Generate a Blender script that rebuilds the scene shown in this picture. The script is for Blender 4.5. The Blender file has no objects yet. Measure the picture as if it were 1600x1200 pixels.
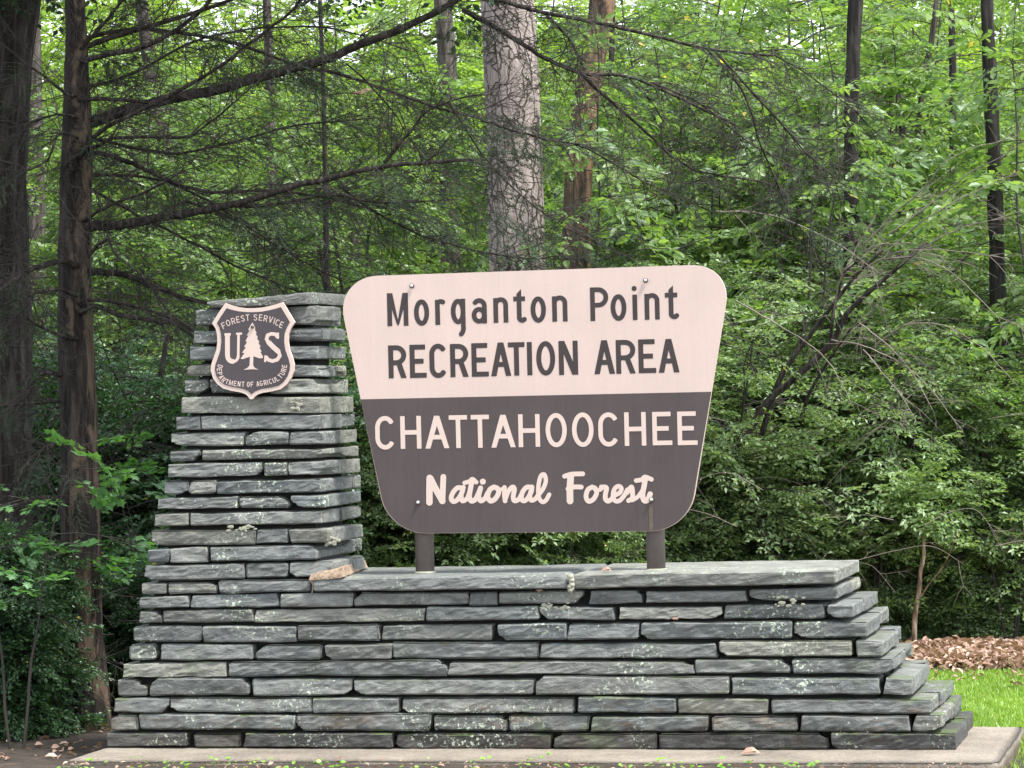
import bpy, math, random
import numpy as np
from mathutils import Vector
R = math.radians
rng = np.random.default_rng(7)
random.seed(7)
scene = bpy.context.scene
COL = scene.collection

# ------------------------------------------------------------------ camera
F = 4880.0                                   # focal length in photo pixels (1600 wide)
CAM = np.array([0.0, -14.6, 1.73])
yaw, pitch, roll = math.atan((1943 - 800) / F), 30 / F, R(1.4)
fwd = np.array([-math.sin(yaw) * math.cos(pitch), math.cos(yaw) * math.cos(pitch), math.sin(pitch)])
rt0 = np.array([math.cos(yaw), math.sin(yaw), 0.0])
up0 = np.cross(rt0, fwd)
rt = math.cos(roll) * rt0 - math.sin(roll) * up0
up = math.sin(roll) * rt0 + math.cos(roll) * up0
cd = bpy.data.cameras.new('camera'); cam = bpy.data.objects.new('camera', cd); COL.objects.link(cam)
cd.sensor_width = 36; cd.lens = 36 * F / 1600; cd.clip_start = 0.1; cd.clip_end = 600
from mathutils import Matrix
cam.matrix_world = Matrix(((rt[0], up[0], -fwd[0], CAM[0]), (rt[1], up[1], -fwd[1], CAM[1]), (rt[2], up[2], -fwd[2], CAM[2]), (0, 0, 0, 1)))
scene.camera = cam

# ------------------------------------------------------------------ light
SUN = np.array([0.50, -0.22, 1.0]); SUN /= np.linalg.norm(SUN)
w = bpy.data.worlds.new('World'); scene.world = w; w.use_nodes = True
nt = w.node_tree; nt.nodes.clear()
sky = nt.nodes.new('ShaderNodeTexSky'); sky.sky_type = 'NISHITA'; sky.sun_disc = False
sky.sun_elevation = math.asin(SUN[2]); sky.sun_rotation = math.atan2(SUN[0], SUN[1]); sky.dust_density = 1.0
hs = nt.nodes.new('ShaderNodeHueSaturation'); hs.inputs['Saturation'].default_value = 0.35
bg = nt.nodes.new('ShaderNodeBackground'); bg.inputs['Strength'].default_value = 0.15
wo = nt.nodes.new('ShaderNodeOutputWorld')
nt.links.new(sky.outputs[0], hs.inputs['Color']); nt.links.new(hs.outputs[0], bg.inputs['Color']); nt.links.new(bg.outputs[0], wo.inputs[0])
sl = bpy.data.lights.new('sun', 'SUN'); sl.energy = 2.3; sl.angle = R(9); sl.color = (1.0, 0.95, 0.88)
so = bpy.data.objects.new('sun', sl); COL.objects.link(so)
so.rotation_euler = Vector(-SUN).to_track_quat('-Z', 'Y').to_euler()
scene.view_settings.view_transform = 'Standard'; scene.view_settings.look = 'None'
scene.view_settings.gamma = 1.0; scene.view_settings.use_curve_mapping = False
scene.view_settings.exposure = 1.68
scene.render.engine = 'CYCLES'
cy = scene.cycles
cy.max_bounces = 11; cy.diffuse_bounces = 9; cy.glossy_bounces = 2; cy.transmission_bounces = 8; cy.transparent_max_bounces = 4
cy.use_denoising = True

# ------------------------------------------------------------------ pixel -> place helpers
def ray(px, py):
    return fwd + rt * ((px - 800) / F) - up * ((py - 600) / F)
def at_y(px, py, Y):
    d = ray(px, py); return CAM + d * ((Y - CAM[1]) / d[1])
def at_x(px, py, X):
    d = ray(px, py); return CAM + d * ((X - CAM[0]) / d[0])
def at_z(px, py, Z):
    d = ray(px, py); return CAM + d * ((Z - CAM[2]) / d[2])
def at_d(px, py, dist):
    return CAM + ray(px, py) * dist
def ground_at(px, dist):
    p = at_d(px, 700, dist); p[2] = 0; return p

# ------------------------------------------------------------------ object helpers
def tag(o, label=None, cat=None, group=None, kind=None):
    if label: o['label'] = label
    if cat: o['category'] = cat
    if group: o['group'] = group
    if kind: o['kind'] = kind
    return o
def empty(name, loc, label, cat, group=None):
    o = bpy.data.objects.new(name, None); COL.objects.link(o); o.location = Vector(loc)
    o.empty_display_size = 0.1
    o['_loc'] = [float(v) for v in loc]
    return tag(o, label, cat, group)
def link(name, me, mat=None, parent=None, kind=None):
    o = bpy.data.objects.new(name, me); COL.objects.link(o)
    if mat: 
        if not me.materials: me.materials.append(mat)
    if parent:
        o.parent = parent
    if kind: o['kind'] = kind
    return o
def world_off(parent):
    p = parent; t = np.zeros(3)
    while p is not None:
        t += np.array(p.location); p = p.parent
    return t
def mesh_np(name, V, faces_list, smooth=False):
    """V (n,3); faces_list: list of (m,k) int arrays"""
    me = bpy.data.meshes.new(name)
    V = np.asarray(V, dtype=np.float32)
    me.vertices.add(len(V)); me.vertices.foreach_set('co', V.ravel())
    loops = np.concatenate([f.ravel() for f in faces_list]).astype(np.int32)
    counts = np.concatenate([np.full(len(f), f.shape[1], dtype=np.int32) for f in faces_list])
    starts = np.concatenate([[0], np.cumsum(counts)[:-1]]).astype(np.int32)
    me.loops.add(len(loops)); me.loops.foreach_set('vertex_index', loops)
    me.polygons.add(len(counts)); me.polygons.foreach_set('loop_start', starts)
    me.polygons.foreach_set('loop_total', counts)
    me.polygons.foreach_set('use_smooth', np.full(len(counts), smooth, dtype=bool))
    me.update(calc_edges=True)
    return me
def mesh_py(name, V, Fc, smooth=False):
    me = bpy.data.meshes.new(name); me.from_pydata([tuple(map(float, v)) for v in V], [], [tuple(f) for f in Fc])
    if smooth: me.polygons.foreach_set('use_smooth', [True] * len(me.polygons))
    me.update(); return me

def vnoise(P, freq, seed=0):
    """cheap smooth value noise from sums of sines, P (n,3) -> (n,)"""
    r = np.random.default_rng(seed); out = np.zeros(len(P))
    for k in range(5):
        d = r.normal(size=3); d /= np.linalg.norm(d)
        out += np.sin(P @ d * freq * (0.7 + 0.5 * k) + r.uniform(0, 6.28)) / (1 + 0.4 * k)
    return out / 2.2

# ------------------------------------------------------------------ materials
def new_mat(name):
    m = bpy.data.materials.new(name); m.use_nodes = True; m.node_tree.nodes.clear()
    N = m.node_tree.nodes; L = m.node_tree.links
    out = N.new('ShaderNodeOutputMaterial')
    return m, N, L, out
def node(N, typ, **kw):
    n = N.new(typ)
    for k, v in kw.items():
        if k in n.inputs: n.inputs[k].default_value = v
        else: setattr(n, k, v)
    return n
def ramp(N, L, src, stops):
    r = N.new('ShaderNodeValToRGB'); e = r.color_ramp.elements
    while len(e) < len(stops): e.new(0.5)
    for i, (p, c) in enumerate(stops):
        e[i].position = p; e[i].color = (*c, 1) if len(c) == 3 else c
    L.new(src, r.inputs[0]); return r.outputs[0]
def mix(N, L, fac, a, b, blend='MIX'):
    m = N.new('ShaderNodeMix'); m.data_type = 'RGBA'; m.blend_type = blend
    for s, v in ((0, fac), (6, a), (7, b)):
        if isinstance(v, (int, float)): m.inputs[s].default_value = v
        elif isinstance(v, tuple): m.inputs[s].default_value = (*v, 1)
        else: L.new(v, m.inputs[s])
    return m.outputs[2]
def math_(N, L, op, a, b=0.0, clamp=False):
    m = N.new('ShaderNodeMath'); m.operation = op; m.use_clamp = clamp
    for i, v in enumerate((a, b)):
        if isinstance(v, (int, float)): m.inputs[i].default_value = v
        else: L.new(v, m.inputs[i])
    return m.outputs[0]
def noise(N, L, vec, scale, detail=4, rough=0.55, dist=0.0):
    n = node(N, 'ShaderNodeTexNoise', Scale=scale, Detail=detail, Roughness=rough, Distortion=dist)
    if vec is not None: L.new(vec, n.inputs['Vector'])
    return n.outputs[0]
def mapping(N, L, vec, scale=(1, 1, 1), rot=(0, 0, 0)):
    m = N.new('ShaderNodeMapping'); m.inputs['Scale'].default_value = scale; m.inputs['Rotation'].default_value = rot
    L.new(vec, m.inputs['Vector']); return m.outputs[0]

def leaf_mat(name, cols, trans=0.45, gloss=0.06, rough=0.45):
    m, N, L, out = new_mat(name)
    geo = N.new('ShaderNodeNewGeometry')
    tc = N.new('ShaderNodeTexCoord')
    r1 = geo.outputs['Random Per Island']
    big = noise(N, L, tc.outputs['Object'], 1.3, 2)
    f = math_(N, L, 'ADD', math_(N, L, 'MULTIPLY', r1, 0.6), math_(N, L, 'MULTIPLY', math_(N, L, 'SUBTRACT', big, 0.3), 1.0), clamp=True)
    k = len(cols)
    c = ramp(N, L, f, [(i / (k - 1), cols[i]) for i in range(k)])
    if trans > 0.3:
        yf = math_(N, L, 'GREATER_THAN', r1, 0.997)
        c = mix(N, L, yf, c, (0.50, 0.40, 0.10))
    d = N.new('ShaderNodeBsdfDiffuse'); L.new(c, d.inputs[0])
    t = N.new('ShaderNodeBsdfTranslucent')
    tc_ = mix(N, L, 1.0, c, (1.6, 1.7, 0.75), 'MULTIPLY'); L.new(tc_, t.inputs[0])
    mx = N.new('ShaderNodeMixShader'); mx.inputs[0].default_value = trans
    L.new(d.outputs[0], mx.inputs[1]); L.new(t.outputs[0], mx.inputs[2])
    g = N.new('ShaderNodeBsdfGlossy'); g.inputs['Roughness'].default_value = rough; g.inputs[0].default_value = (0.9, 1, 0.95, 1)
    m2 = N.new('ShaderNodeMixShader'); m2.inputs[0].default_value = gloss
    L.new(mx.outputs[0], m2.inputs[1]); L.new(g.outputs[0], m2.inputs[2])
    L.new(m2.outputs[0], out.inputs[0]); return m
def plain(name, col, rough=0.8, noise_s=0, amt=0.3, bump=0.0, metallic=0):
    m, N, L, out = new_mat(name)
    p = N.new('ShaderNodeBsdfPrincipled'); p.inputs['Roughness'].default_value = rough; p.inputs['Metallic'].default_value = metallic
    p.inputs['Base Color'].default_value = (*col, 1)
    if noise_s:
        tc = N.new('ShaderNodeTexCoord'); n = noise(N, L, tc.outputs['Object'], noise_s, 5, 0.6)
        c = ramp(N, L, n, [(0.25, tuple(v * (1 - amt) for v in col)), (0.75, tuple(min(1, v * (1 + amt)) for v in col))])
        L.new(c, p.inputs['Base Color'])
        if bump:
            b = node(N, 'ShaderNodeBump', Strength=1.0, Distance=bump); L.new(n, b.inputs['Height']); L.new(b.outputs[0], p.inputs['Normal'])
    L.new(p.outputs[0], out.inputs[0]); return m
def bark_mat(name, cdark, cmid, clight, sx=1.0, patch=None, plates=False, bump=0.012):
    m, N, L, out = new_mat(name)
    tc = N.new('ShaderNodeTexCoord'); ob = tc.outputs['Object']
    v = mapping(N, L, ob, (22 * sx, 22 * sx, 3.2 * sx))
    n1 = noise(N, L, v, 1.0, 6, 0.65, 0.6)
    n2 = noise(N, L, ob, 5, 3)
    if plates:
        v2 = mapping(N, L, ob, (12, 12, 4.2))
        vo = node(N, 'ShaderNodeTexVoronoi', feature='DISTANCE_TO_EDGE', Scale=1.0, Randomness=1.0)
        jit = mix(N, L, 0.22, v2, N.new('ShaderNodeTexNoise').outputs['Color'])
        nn = node(N, 'ShaderNodeTexNoise', Scale=6.0, Detail=3.0); L.new(ob, nn.inputs['Vector'])
        jit = N.new('ShaderNodeVectorMath'); jit.operation = 'MULTIPLY_ADD'; jit.inputs[1].default_value = (1.6, 1.6, 1.6)
        L.new(nn.outputs['Color'], jit.inputs[0]); L.new(v2, jit.inputs[2]); L.new(jit.outputs[0], vo.inputs['Vector'])
        e = ramp(N, L, vo.outputs['Distance'], [(0.0, (0, 0, 0)), (0.075, (1, 1, 1))])
        hgt = mix(N, L, 0.35, e, n1)
        base = ramp(N, L, n1, [(0.3, cmid), (0.65, clight)])
        col = mix(N, L, e, cdark, base)
    else:
        hgt = n1
        col = ramp(N, L, n1, [(0.38, cdark), (0.52, cmid), (0.66, clight)])
    if patch:
        n3 = noise(N, L, mapping(N, L, ob, (9, 9, 2.4)), 1.0, 6, 0.7, 0.8)
        sx_ = N.new('ShaderNodeSeparateXYZ'); L.new(N.new('ShaderNodeNewGeometry').outputs['Normal'], sx_.inputs[0])
        side = math_(N, L, 'ADD', n3, math_(N, L, 'MULTIPLY', sx_.outputs['X'], 0.10))
        pf = ramp(N, L, side, [(0.57, (0, 0, 0)), (0.64, (1, 1, 1))])
        col = mix(N, L, pf, col, mix(N, L, 0.35, patch, col))
    p = N.new('ShaderNodeBsdfPrincipled'); p.inputs['Roughness'].default_value = 0.9; p.inputs['Specular IOR Level'].default_value = 0.2
    L.new(col, p.inputs['Base Color'])
    b = node(N, 'ShaderNodeBump', Strength=1.0, Distance=bump); L.new(hgt, b.inputs['Height']); L.new(b.outputs[0], p.inputs['Normal'])
    L.new(p.outputs[0], out.inputs[0]); return m

def stone_mat():
    m, N, L, out = new_mat('slate_stone')
    tc = N.new('ShaderNodeTexCoord'); geo = N.new('ShaderNodeNewGeometry'); oi = N.new('ShaderNodeObjectInfo')
    ob = tc.outputs['Object']; pos = geo.outputs['Position']
    sep = N.new('ShaderNodeSeparateXYZ'); L.new(pos, sep.inputs[0])
    nsep = N.new('ShaderNodeSeparateXYZ'); L.new(geo.outputs['Normal'], nsep.inputs[0])
    v = mapping(N, L, pos, (9, 14, 23), (0, 0.45, 0))
    n1 = noise(N, L, v, 1.0, 7, 0.65, 0.8)
    n2 = noise(N, L, pos, 4.0, 3)
    fine = noise(N, L, pos, 120, 3, 0.7)
    base = ramp(N, L, n1, [(0.25, (0.075, 0.079, 0.074)), (0.5, (0.148, 0.154, 0.146)), (0.78, (0.25, 0.256, 0.242))])
    tint = ramp(N, L, oi.outputs['Random'], [(0, (0.66, 0.68, 0.68)), (0.25, (1.0, 1.02, 1.03)), (0.45, (0.9, 0.89, 0.84)), (0.62, (0.82, 0.87, 0.91)), (0.8, (1.2, 1.19, 1.13)), (1, (1.25, 1.2, 1.05))])
    col = mix(N, L, 1.0, base, tint, 'MULTIPLY')
    # brown iron staining low down on the stones near the base
    low = ramp(N, L, sep.outputs['Z'], [(0.16, (1, 1, 1)), (0.42, (0, 0, 0))])
    st = ramp(N, L, noise(N, L, mapping(N, L, pos, (5, 5, 16)), 1.0, 4), [(0.52, (0, 0, 0)), (0.66, (1, 1, 1))])
    col = mix(N, L, math_(N, L, 'MULTIPLY', math_(N, L, 'MULTIPLY', low, st), 0.6), col, (0.15, 0.105, 0.075))
    # irregular near-black band at the foot
    ft = ramp(N, L, math_(N, L, 'ADD', sep.outputs['Z'], math_(N, L, 'MULTIPLY', noise(N, L, pos, 11, 3), 0.11)), [(0.215, (1, 1, 1)), (0.235, (0, 0, 0))])
    col = mix(N, L, math_(N, L, 'MULTIPLY', ft, 0.75), col, (0.025, 0.022, 0.02))
    # pale smears and whitish lime streaks
    sm = ramp(N, L, noise(N, L, mapping(N, L, pos, (6, 6, 20), (0, -0.5, 0)), 1.0, 5, 0.6, 1.2), [(0.62, (0, 0, 0)), (0.74, (1, 1, 1))])
    col = mix(N, L, math_(N, L, 'MULTIPLY', sm, 0.35), col, (0.36, 0.37, 0.36))
    # lichen: crisp pale green dots inside loose patches
    lp = ramp(N, L, noise(N, L, pos, 2.6, 2), [(0.54, (0, 0, 0)), (0.64, (1, 1, 1))])
    ld = ramp(N, L, noise(N, L, pos, 62, 3, 0.6), [(0.585, (0, 0, 0)), (0.61, (1, 1, 1))])
    vo = node(N, 'ShaderNodeTexVoronoi', feature='F1', Scale=46.0); L.new(pos, vo.inputs['Vector'])
    dots = ramp(N, L, vo.outputs['Distance'], [(0.20, (1, 1, 1)), (0.26, (0, 0, 0))])
    dsel = ramp(N, L, noise(N, L, pos, 9, 2), [(0.64, (0, 0, 0)), (0.68, (1, 1, 1))])
    lich = math_(N, L, 'MAXIMUM', math_(N, L, 'MULTIPLY', lp, ld), math_(N, L, 'MULTIPLY', math_(N, L, 'MULTIPLY', dots, dsel), 0.8))
    col = mix(N, L, math_(N, L, 'MULTIPLY', lich, 0.85), col, (0.50, 0.58, 0.44))
    # moss on upward faces low on the wall
    up_ = ramp(N, L, nsep.outputs['Z'], [(0.25, (0, 0, 0)), (0.7, (1, 1, 1))])
    ms = ramp(N, L, noise(N, L, pos, 5.5, 4), [(0.5, (0, 0, 0)), (0.58, (1, 1, 1))])
    lowm = ramp(N, L, sep.outputs['Z'], [(0.3, (1, 1, 1)), (0.75, (0.15, 0.15, 0.15))])
    ms2 = ramp(N, L, noise(N, L, pos, 3.1, 4, 0.6), [(0.60, (0, 0, 0)), (0.68, (1, 1, 1))])
    mossf = math_(N, L, 'MULTIPLY', math_(N, L, 'MAXIMUM', math_(N, L, 'MULTIPLY', up_, ms), math_(N, L, 'MULTIPLY', ms2, 0.5)), lowm)
    col = mix(N, L, math_(N, L, 'MULTIPLY', mossf, 0.7), col, (0.07, 0.105, 0.025))
    col = mix(N, L, math_(N, L, 'MULTIPLY', math_(N, L, 'SUBTRACT', fine, 0.5), 0.5), col, (0.4, 0.4, 0.4))
    p = N.new('ShaderNodeBsdfPrincipled'); p.inputs['Roughness'].default_value = 0.78; p.inputs['Specular IOR Level'].default_value = 0.35
    L.new(col, p.inputs['Base Color'])
    h = math_(N, L, 'ADD', math_(N, L, 'MULTIPLY', n1, 1.0), math_(N, L, 'MULTIPLY', fine, 0.12))
    b = node(N, 'ShaderNodeBump', Strength=1.0, Distance=0.013); L.new(h, b.inputs['Height']); L.new(b.outputs[0], p.inputs['Normal'])
    L.new(p.outputs[0], out.inputs[0]); return m

M = {}
M['stone'] = stone_mat()
M['core'] = plain('shade_dark_core', (0.016, 0.016, 0.015), 0.95, 20, 0.4)  # near-black: shade of the gaps between stones is put into this colour
M['mortar'] = plain('tan_mortar', (0.25, 0.185, 0.13), 0.95, 45, 0.6, 0.012)
M['mortar_grey'] = plain('pale_mortar', (0.27, 0.27, 0.21), 0.95, 25, 0.35, 0.006)
M['pipe'] = plain('brown_pipe', (0.105, 0.085, 0.08), 0.5, 14, 0.2)
M['bolt'] = plain('galvanised_bolt', (0.62, 0.64, 0.6), 0.4, metallic=0.3)
M['washer'] = plain('dark_washer', (0.08, 0.06, 0.05), 0.6)

def sign_paint(name, col, streak=0.06):
    m, N, L, out = new_mat(name)
    tc = N.new('ShaderNodeTexCoord')
    geo = N.new('ShaderNodeNewGeometry'); pos = geo.outputs['Position']
    n1 = noise(N, L, pos, 3, 4, 0.6); n2 = noise(N, L, mapping(N, L, pos, (60, 60, 2)), 1, 3); n3 = noise(N, L, pos, 260, 2)
    f = math_(N, L, 'ADD', math_(N, L, 'MULTIPLY', math_(N, L, 'SUBTRACT', n1, 0.5), streak * 2), math_(N, L, 'MULTIPLY', math_(N, L, 'SUBTRACT', n2, 0.5), streak))
    f = math_(N, L, 'ADD', f, math_(N, L, 'MULTIPLY', math_(N, L, 'SUBTRACT', n3, 0.5), streak * 2))
    f = math_(N, L, 'ADD', f, 1.0)
    cmb = N.new('ShaderNodeVectorMath'); cmb.operation = 'SCALE'; cmb.inputs[0].default_value = col; L.new(f, cmb.inputs['Scale'])
    p = N.new('ShaderNodeBsdfPrincipled'); p.inputs['Roughness'].default_value = 0.55; p.inputs['Specular IOR Level'].default_value = 0.3
    L.new(cmb.outputs[0], p.inputs['Base Color'])
    b = node(N, 'ShaderNodeBump', Strength=0.3, Distance=0.001); L.new(n3, b.inputs['Height']); L.new(b.outputs[0], p.inputs['Normal'])
    L.new(p.outputs[0], out.inputs[0]); return m
M['pink'] = sign_paint('cream_pink_paint', (0.545, 0.43, 0.38), 0.09)
M['brown'] = sign_paint('brown_paint', (0.071, 0.056, 0.054), 0.25)
M['pink2'] = sign_paint('cream_reflective', (0.575, 0.46, 0.40), 0.04)
M['brown2'] = sign_paint('shield_brown', (0.062, 0.052, 0.056), 0.25)
M['letter_brown'] = sign_paint('letter_brown', (0.042, 0.033, 0.032), 0.15)
M['rust'] = plain('rust_run', (0.095, 0.075, 0.058), 0.8, 30, 0.3)

FZ = float(at_y(760, 1171, -0.04)[2])
def concrete_mat():
    m, N, L, out = new_mat('weathered_concrete')
    geo = N.new('ShaderNodeNewGeometry'); pos = geo.outputs['Position']
    n1 = noise(N, L, pos, 3.5, 5, 0.65); n2 = noise(N, L, pos, 60, 3, 0.7)
    c = ramp(N, L, n1, [(0.3, (0.085, 0.07, 0.055)), (0.52, (0.19, 0.16, 0.125)), (0.75, (0.30, 0.26, 0.21))])
    c = mix(N, L, 0.35, c, ramp(N, L, n2, [(0.3, (0.1, 0.085, 0.07)), (0.7, (0.42, 0.38, 0.32))]))
    sep = N.new('ShaderNodeSeparateXYZ'); L.new(pos, sep.inputs[0])
    dirt = ramp(N, L, math_(N, L, 'ADD', sep.outputs['Z'], math_(N, L, 'MULTIPLY', n1, 0.05)), [(FZ + 0.025 - 0.045, (1, 1, 1)), (FZ + 0.025 - 0.015, (0, 0, 0))])
    c = mix(N, L, math_(N, L, 'MULTIPLY', dirt, 0.8), c, (0.07, 0.05, 0.035))
    p = N.new('ShaderNodeBsdfPrincipled'); p.inputs['Roughness'].default_value = 0.92
    L.new(c, p.inputs['Base Color'])
    b = node(N, 'ShaderNodeBump', Strength=1.0, Distance=0.008); L.new(n2, b.inputs['Height']); L.new(b.outputs[0], p.inputs['Normal'])
    L.new(p.outputs[0], out.inputs[0]); return m
M['concrete'] = concrete_mat()

# greens
M['leaf_shrub'] = leaf_mat('privet_leaf', [(0.09, 0.145, 0.06), (0.15, 0.23, 0.095), (0.21, 0.305, 0.13), (0.28, 0.38, 0.17)], 0.42, 0.04)
M['leaf_mid'] = leaf_mat('understory_leaf', [(0.06, 0.115, 0.04), (0.105, 0.185, 0.058), (0.17, 0.265, 0.08), (0.25, 0.35, 0.11)], 0.5, 0.04)
M['leaf_far'] = leaf_mat('sun_brightened_leaf', [(0.09, 0.17, 0.035), (0.16, 0.26, 0.05), (0.25, 0.36, 0.08), (0.36, 0.45, 0.14)], 0.55, 0.03)  # sunlight on the far canopy is painted in as a brighter yellow-green
M['leaf_dark'] = leaf_mat('shade_darkened_leaf', [(0.02, 0.065, 0.022), (0.04, 0.105, 0.03), (0.06, 0.15, 0.04)], 0.4, 0.06)  # darker leaf green, with the shade under the hemlock painted in
M['leaf_maple'] = leaf_mat('maple_leaf', [(0.05, 0.15, 0.045), (0.085, 0.21, 0.06), (0.12, 0.26, 0.06)], 0.45, 0.08)
M['leaf_yellow'] = leaf_mat('yellowed_leaf', [(0.25, 0.30, 0.03), (0.40, 0.36, 0.05), (0.45, 0.28, 0.12)], 0.4, 0.05)
M['needle'] = leaf_mat('hemlock_needle', [(0.02, 0.036, 0.022), (0.03, 0.055, 0.03), (0.05, 0.085, 0.042)], 0.25, 0.02)
M['litter'] = leaf_mat('dead_leaf', [(0.12, 0.07, 0.05), (0.25, 0.15, 0.11), (0.38, 0.25, 0.19), (0.52, 0.40, 0.33)], 0.15, 0.04)
M['grass'] = leaf_mat('lawn_grass', [(0.15, 0.25, 0.035), (0.23, 0.36, 0.055), (0.34, 0.46, 0.09)], 0.4, 0.05)
M['sprout'] = leaf_mat('sprout_leaf', [(0.16, 0.33, 0.05), (0.26, 0.46, 0.08)], 0.4, 0.05)
M['bark_hem'] = bark_mat('hemlock_bark', (0.010, 0.009, 0.008), (0.027, 0.022, 0.019), (0.065, 0.053, 0.044), 1.0, patch=(0.16, 0.115, 0.08), bump=0.02)
M['bark_big'] = bark_mat('furrowed_bark', (0.012, 0.010, 0.009), (0.034, 0.029, 0.026), (0.08, 0.07, 0.063), 0.8, bump=0.03)
M['bark_pine'] = bark_mat('pine_bark_plates', (0.13, 0.105, 0.094), (0.20, 0.165, 0.15), (0.36, 0.305, 0.285), 1.0, plates=True, bump=0.03)
M['bark_snag'] = bark_mat('rotting_snag_bark', (0.03, 0.024, 0.02), (0.13, 0.09, 0.06), (0.30, 0.21, 0.14), 0.5, patch=(0.27, 0.16, 0.10), bump=0.03)
M['bark_dark'] = bark_mat('dark_bark', (0.012, 0.011, 0.011), (0.028, 0.025, 0.023), (0.055, 0.048, 0.044), 1.0, bump=0.02)
M['bark_grey'] = bark_mat('grey_bark', (0.03, 0.027, 0.023), (0.075, 0.066, 0.057), (0.15, 0.13, 0.11), 1.0, bump=0.01)
M['branch'] = bark_mat('hemlock_branch_bark', (0.014, 0.012, 0.010), (0.032, 0.027, 0.023), (0.085, 0.075, 0.066), 2.0, bump=0.006)
M['twig'] = plain('twig_bark', (0.035, 0.029, 0.025), 0.85, 5, 0.5)
M['twig_pale'] = plain('pale_dead_twig', (0.17, 0.145, 0.12), 0.85, 5, 0.5)
M['tan_bark'] = bark_mat('tan_sapling_bark', (0.12, 0.085, 0.055), (0.30, 0.22, 0.15), (0.45, 0.36, 0.26), 1.5, bump=0.006)

def floor_mat():
    m, N, L, out = new_mat('forest_floor')
    geo = N.new('ShaderNodeNewGeometry'); pos = geo.outputs['Position']
    n = noise(N, L, pos, 9, 6, 0.7); n2 = noise(N, L, pos, 0.6, 3)
    c = ramp(N, L, n, [(0.3, (0.018, 0.014, 0.010)), (0.55, (0.045, 0.033, 0.024)), (0.75, (0.10, 0.07, 0.05))])
    p = N.new('ShaderNodeBsdfPrincipled'); p.inputs['Roughness'].default_value = 0.95; L.new(c, p.inputs['Base Color'])
    b = node(N, 'ShaderNodeBump', Strength=1.0, Distance=0.03); L.new(n, b.inputs['Height']); L.new(b.outputs[0], p.inputs['Normal'])
    L.new(p.outputs[0], out.inputs[0]); return m
M['floor'] = floor_mat()
M['soil_green'] = plain('lawn_soil', (0.09, 0.15, 0.03), 0.95, 14, 0.5)

# ------------------------------------------------------------------ ground
def sheet(name, x0, x1, y0, y1, z, nx, ny, amp, mat, seed=1):
    xs = np.linspace(x0, x1, nx); ys = np.linspace(y0, y1, ny)
    X, Y = np.meshgrid(xs, ys); V = np.stack([X.ravel(), Y.ravel(), np.full(X.size, z)], 1)
    if amp: V[:, 2] += vnoise(V, 1.3, seed) * amp
    i = np.arange(nx * ny).reshape(ny, nx)
    Fq = np.stack([i[:-1, :-1].ravel(), i[:-1, 1:].ravel(), i[1:, 1:].ravel(), i[1:, :-1].ravel()], 1)
    return tag(link(name, mesh_np(name, V, [Fq], True), mat), kind='structure')
sheet('ground', -200, 200, -40, 300, 0.0, 41, 35, 0.0, M['floor'])

# ------------------------------------------------------------------ tubes
def tube(P, rad, sides=8, cap=True, rough=0.0, seed=0, ridge=0):
    P = np.asarray(P, float); rad = np.asarray(rad, float); n = len(P)
    T = np.gradient(P, axis=0); T /= np.linalg.norm(T, axis=1)[:, None] + 1e-9
    ref = np.array([0.13, 1.0, 0.07]) if abs(T[0][1]) < 0.8 else np.array([1.0, 0.1, 0.0])
    A = np.cross(T, ref); A /= np.linalg.norm(A, axis=1)[:, None] + 1e-9
    B = np.cross(T, A)
    th = np.linspace(0, 2 * np.pi, sides, endpoint=False)
    rr = rad[:, None] * np.ones(sides)
    V = P[:, None] + (A[:, None] * np.cos(th)[None, :, None] + B[:, None] * np.sin(th)[None, :, None]) * rr[:, :, None]
    if rough:
        Nn = (A[:, None] * np.cos(th)[None, :, None] + B[:, None] * np.sin(th)[None, :, None])
        q = V.reshape(-1, 3)
        d = vnoise(q * np.array([1, 1, 0.25]), 26 / max(rad.max() * 6, 0.3), seed) * 0.5 + vnoise(q, 9, seed + 1) * 0.6
        if ridge:
            d = d + 0.7 * np.sin(np.tile(th, n) * ridge + 1.5 * vnoise(q * np.array([1, 1, 0.6]), 7, seed + 2))
        V = (q + Nn.reshape(-1, 3) * (d * rough * np.repeat(rad, sides))[:, None]).reshape(n, sides, 3)
    V = V.reshape(-1, 3)
    i = np.arange(n * sides).reshape(n, sides); j = np.roll(i, -1, 1)
    Fq = np.stack([i[:-1].ravel(), i[1:].ravel(), j[1:].ravel(), j[:-1].ravel()], 1)
    faces = [Fq]
    if cap:
        V = np.vstack([V, P[0], P[-1]])
        c0, c1 = n * sides, n * sides + 1
        faces.append(np.stack([np.full(sides, c0), i[0], j[0]], 1)); faces.append(np.stack([np.full(sides, c1), j[-1], i[-1]], 1))
    return V, faces
def smooth_line(P, n):
    """Catmull-Rom resample"""
    P = np.asarray(P, float); m = len(P)
    Q = np.vstack([2 * P[0] - P[1], P, 2 * P[-1] - P[-2]])
    t = np.linspace(0, m - 1 - 1e-6, n); k = t.astype(int); f = (t - k)[:, None]
    p0, p1, p2, p3 = Q[k], Q[k + 1], Q[k + 2], Q[k + 3]
    return 0.5 * ((2 * p1) + (-p0 + p2) * f + (2 * p0 - 5 * p1 + 4 * p2 - p3) * f ** 2 + (-p0 + 3 * p1 - 3 * p2 + p3) * f ** 3)
def merge(parts):
    V = []; Fs = {}; off = 0
    for v, fl in parts:
        V.append(v)
        for f in fl: Fs.setdefault(f.shape[1], []).append(f + off)
        off += len(v)
    return np.vstack(V), [np.vstack(a) for a in Fs.values()]
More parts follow.
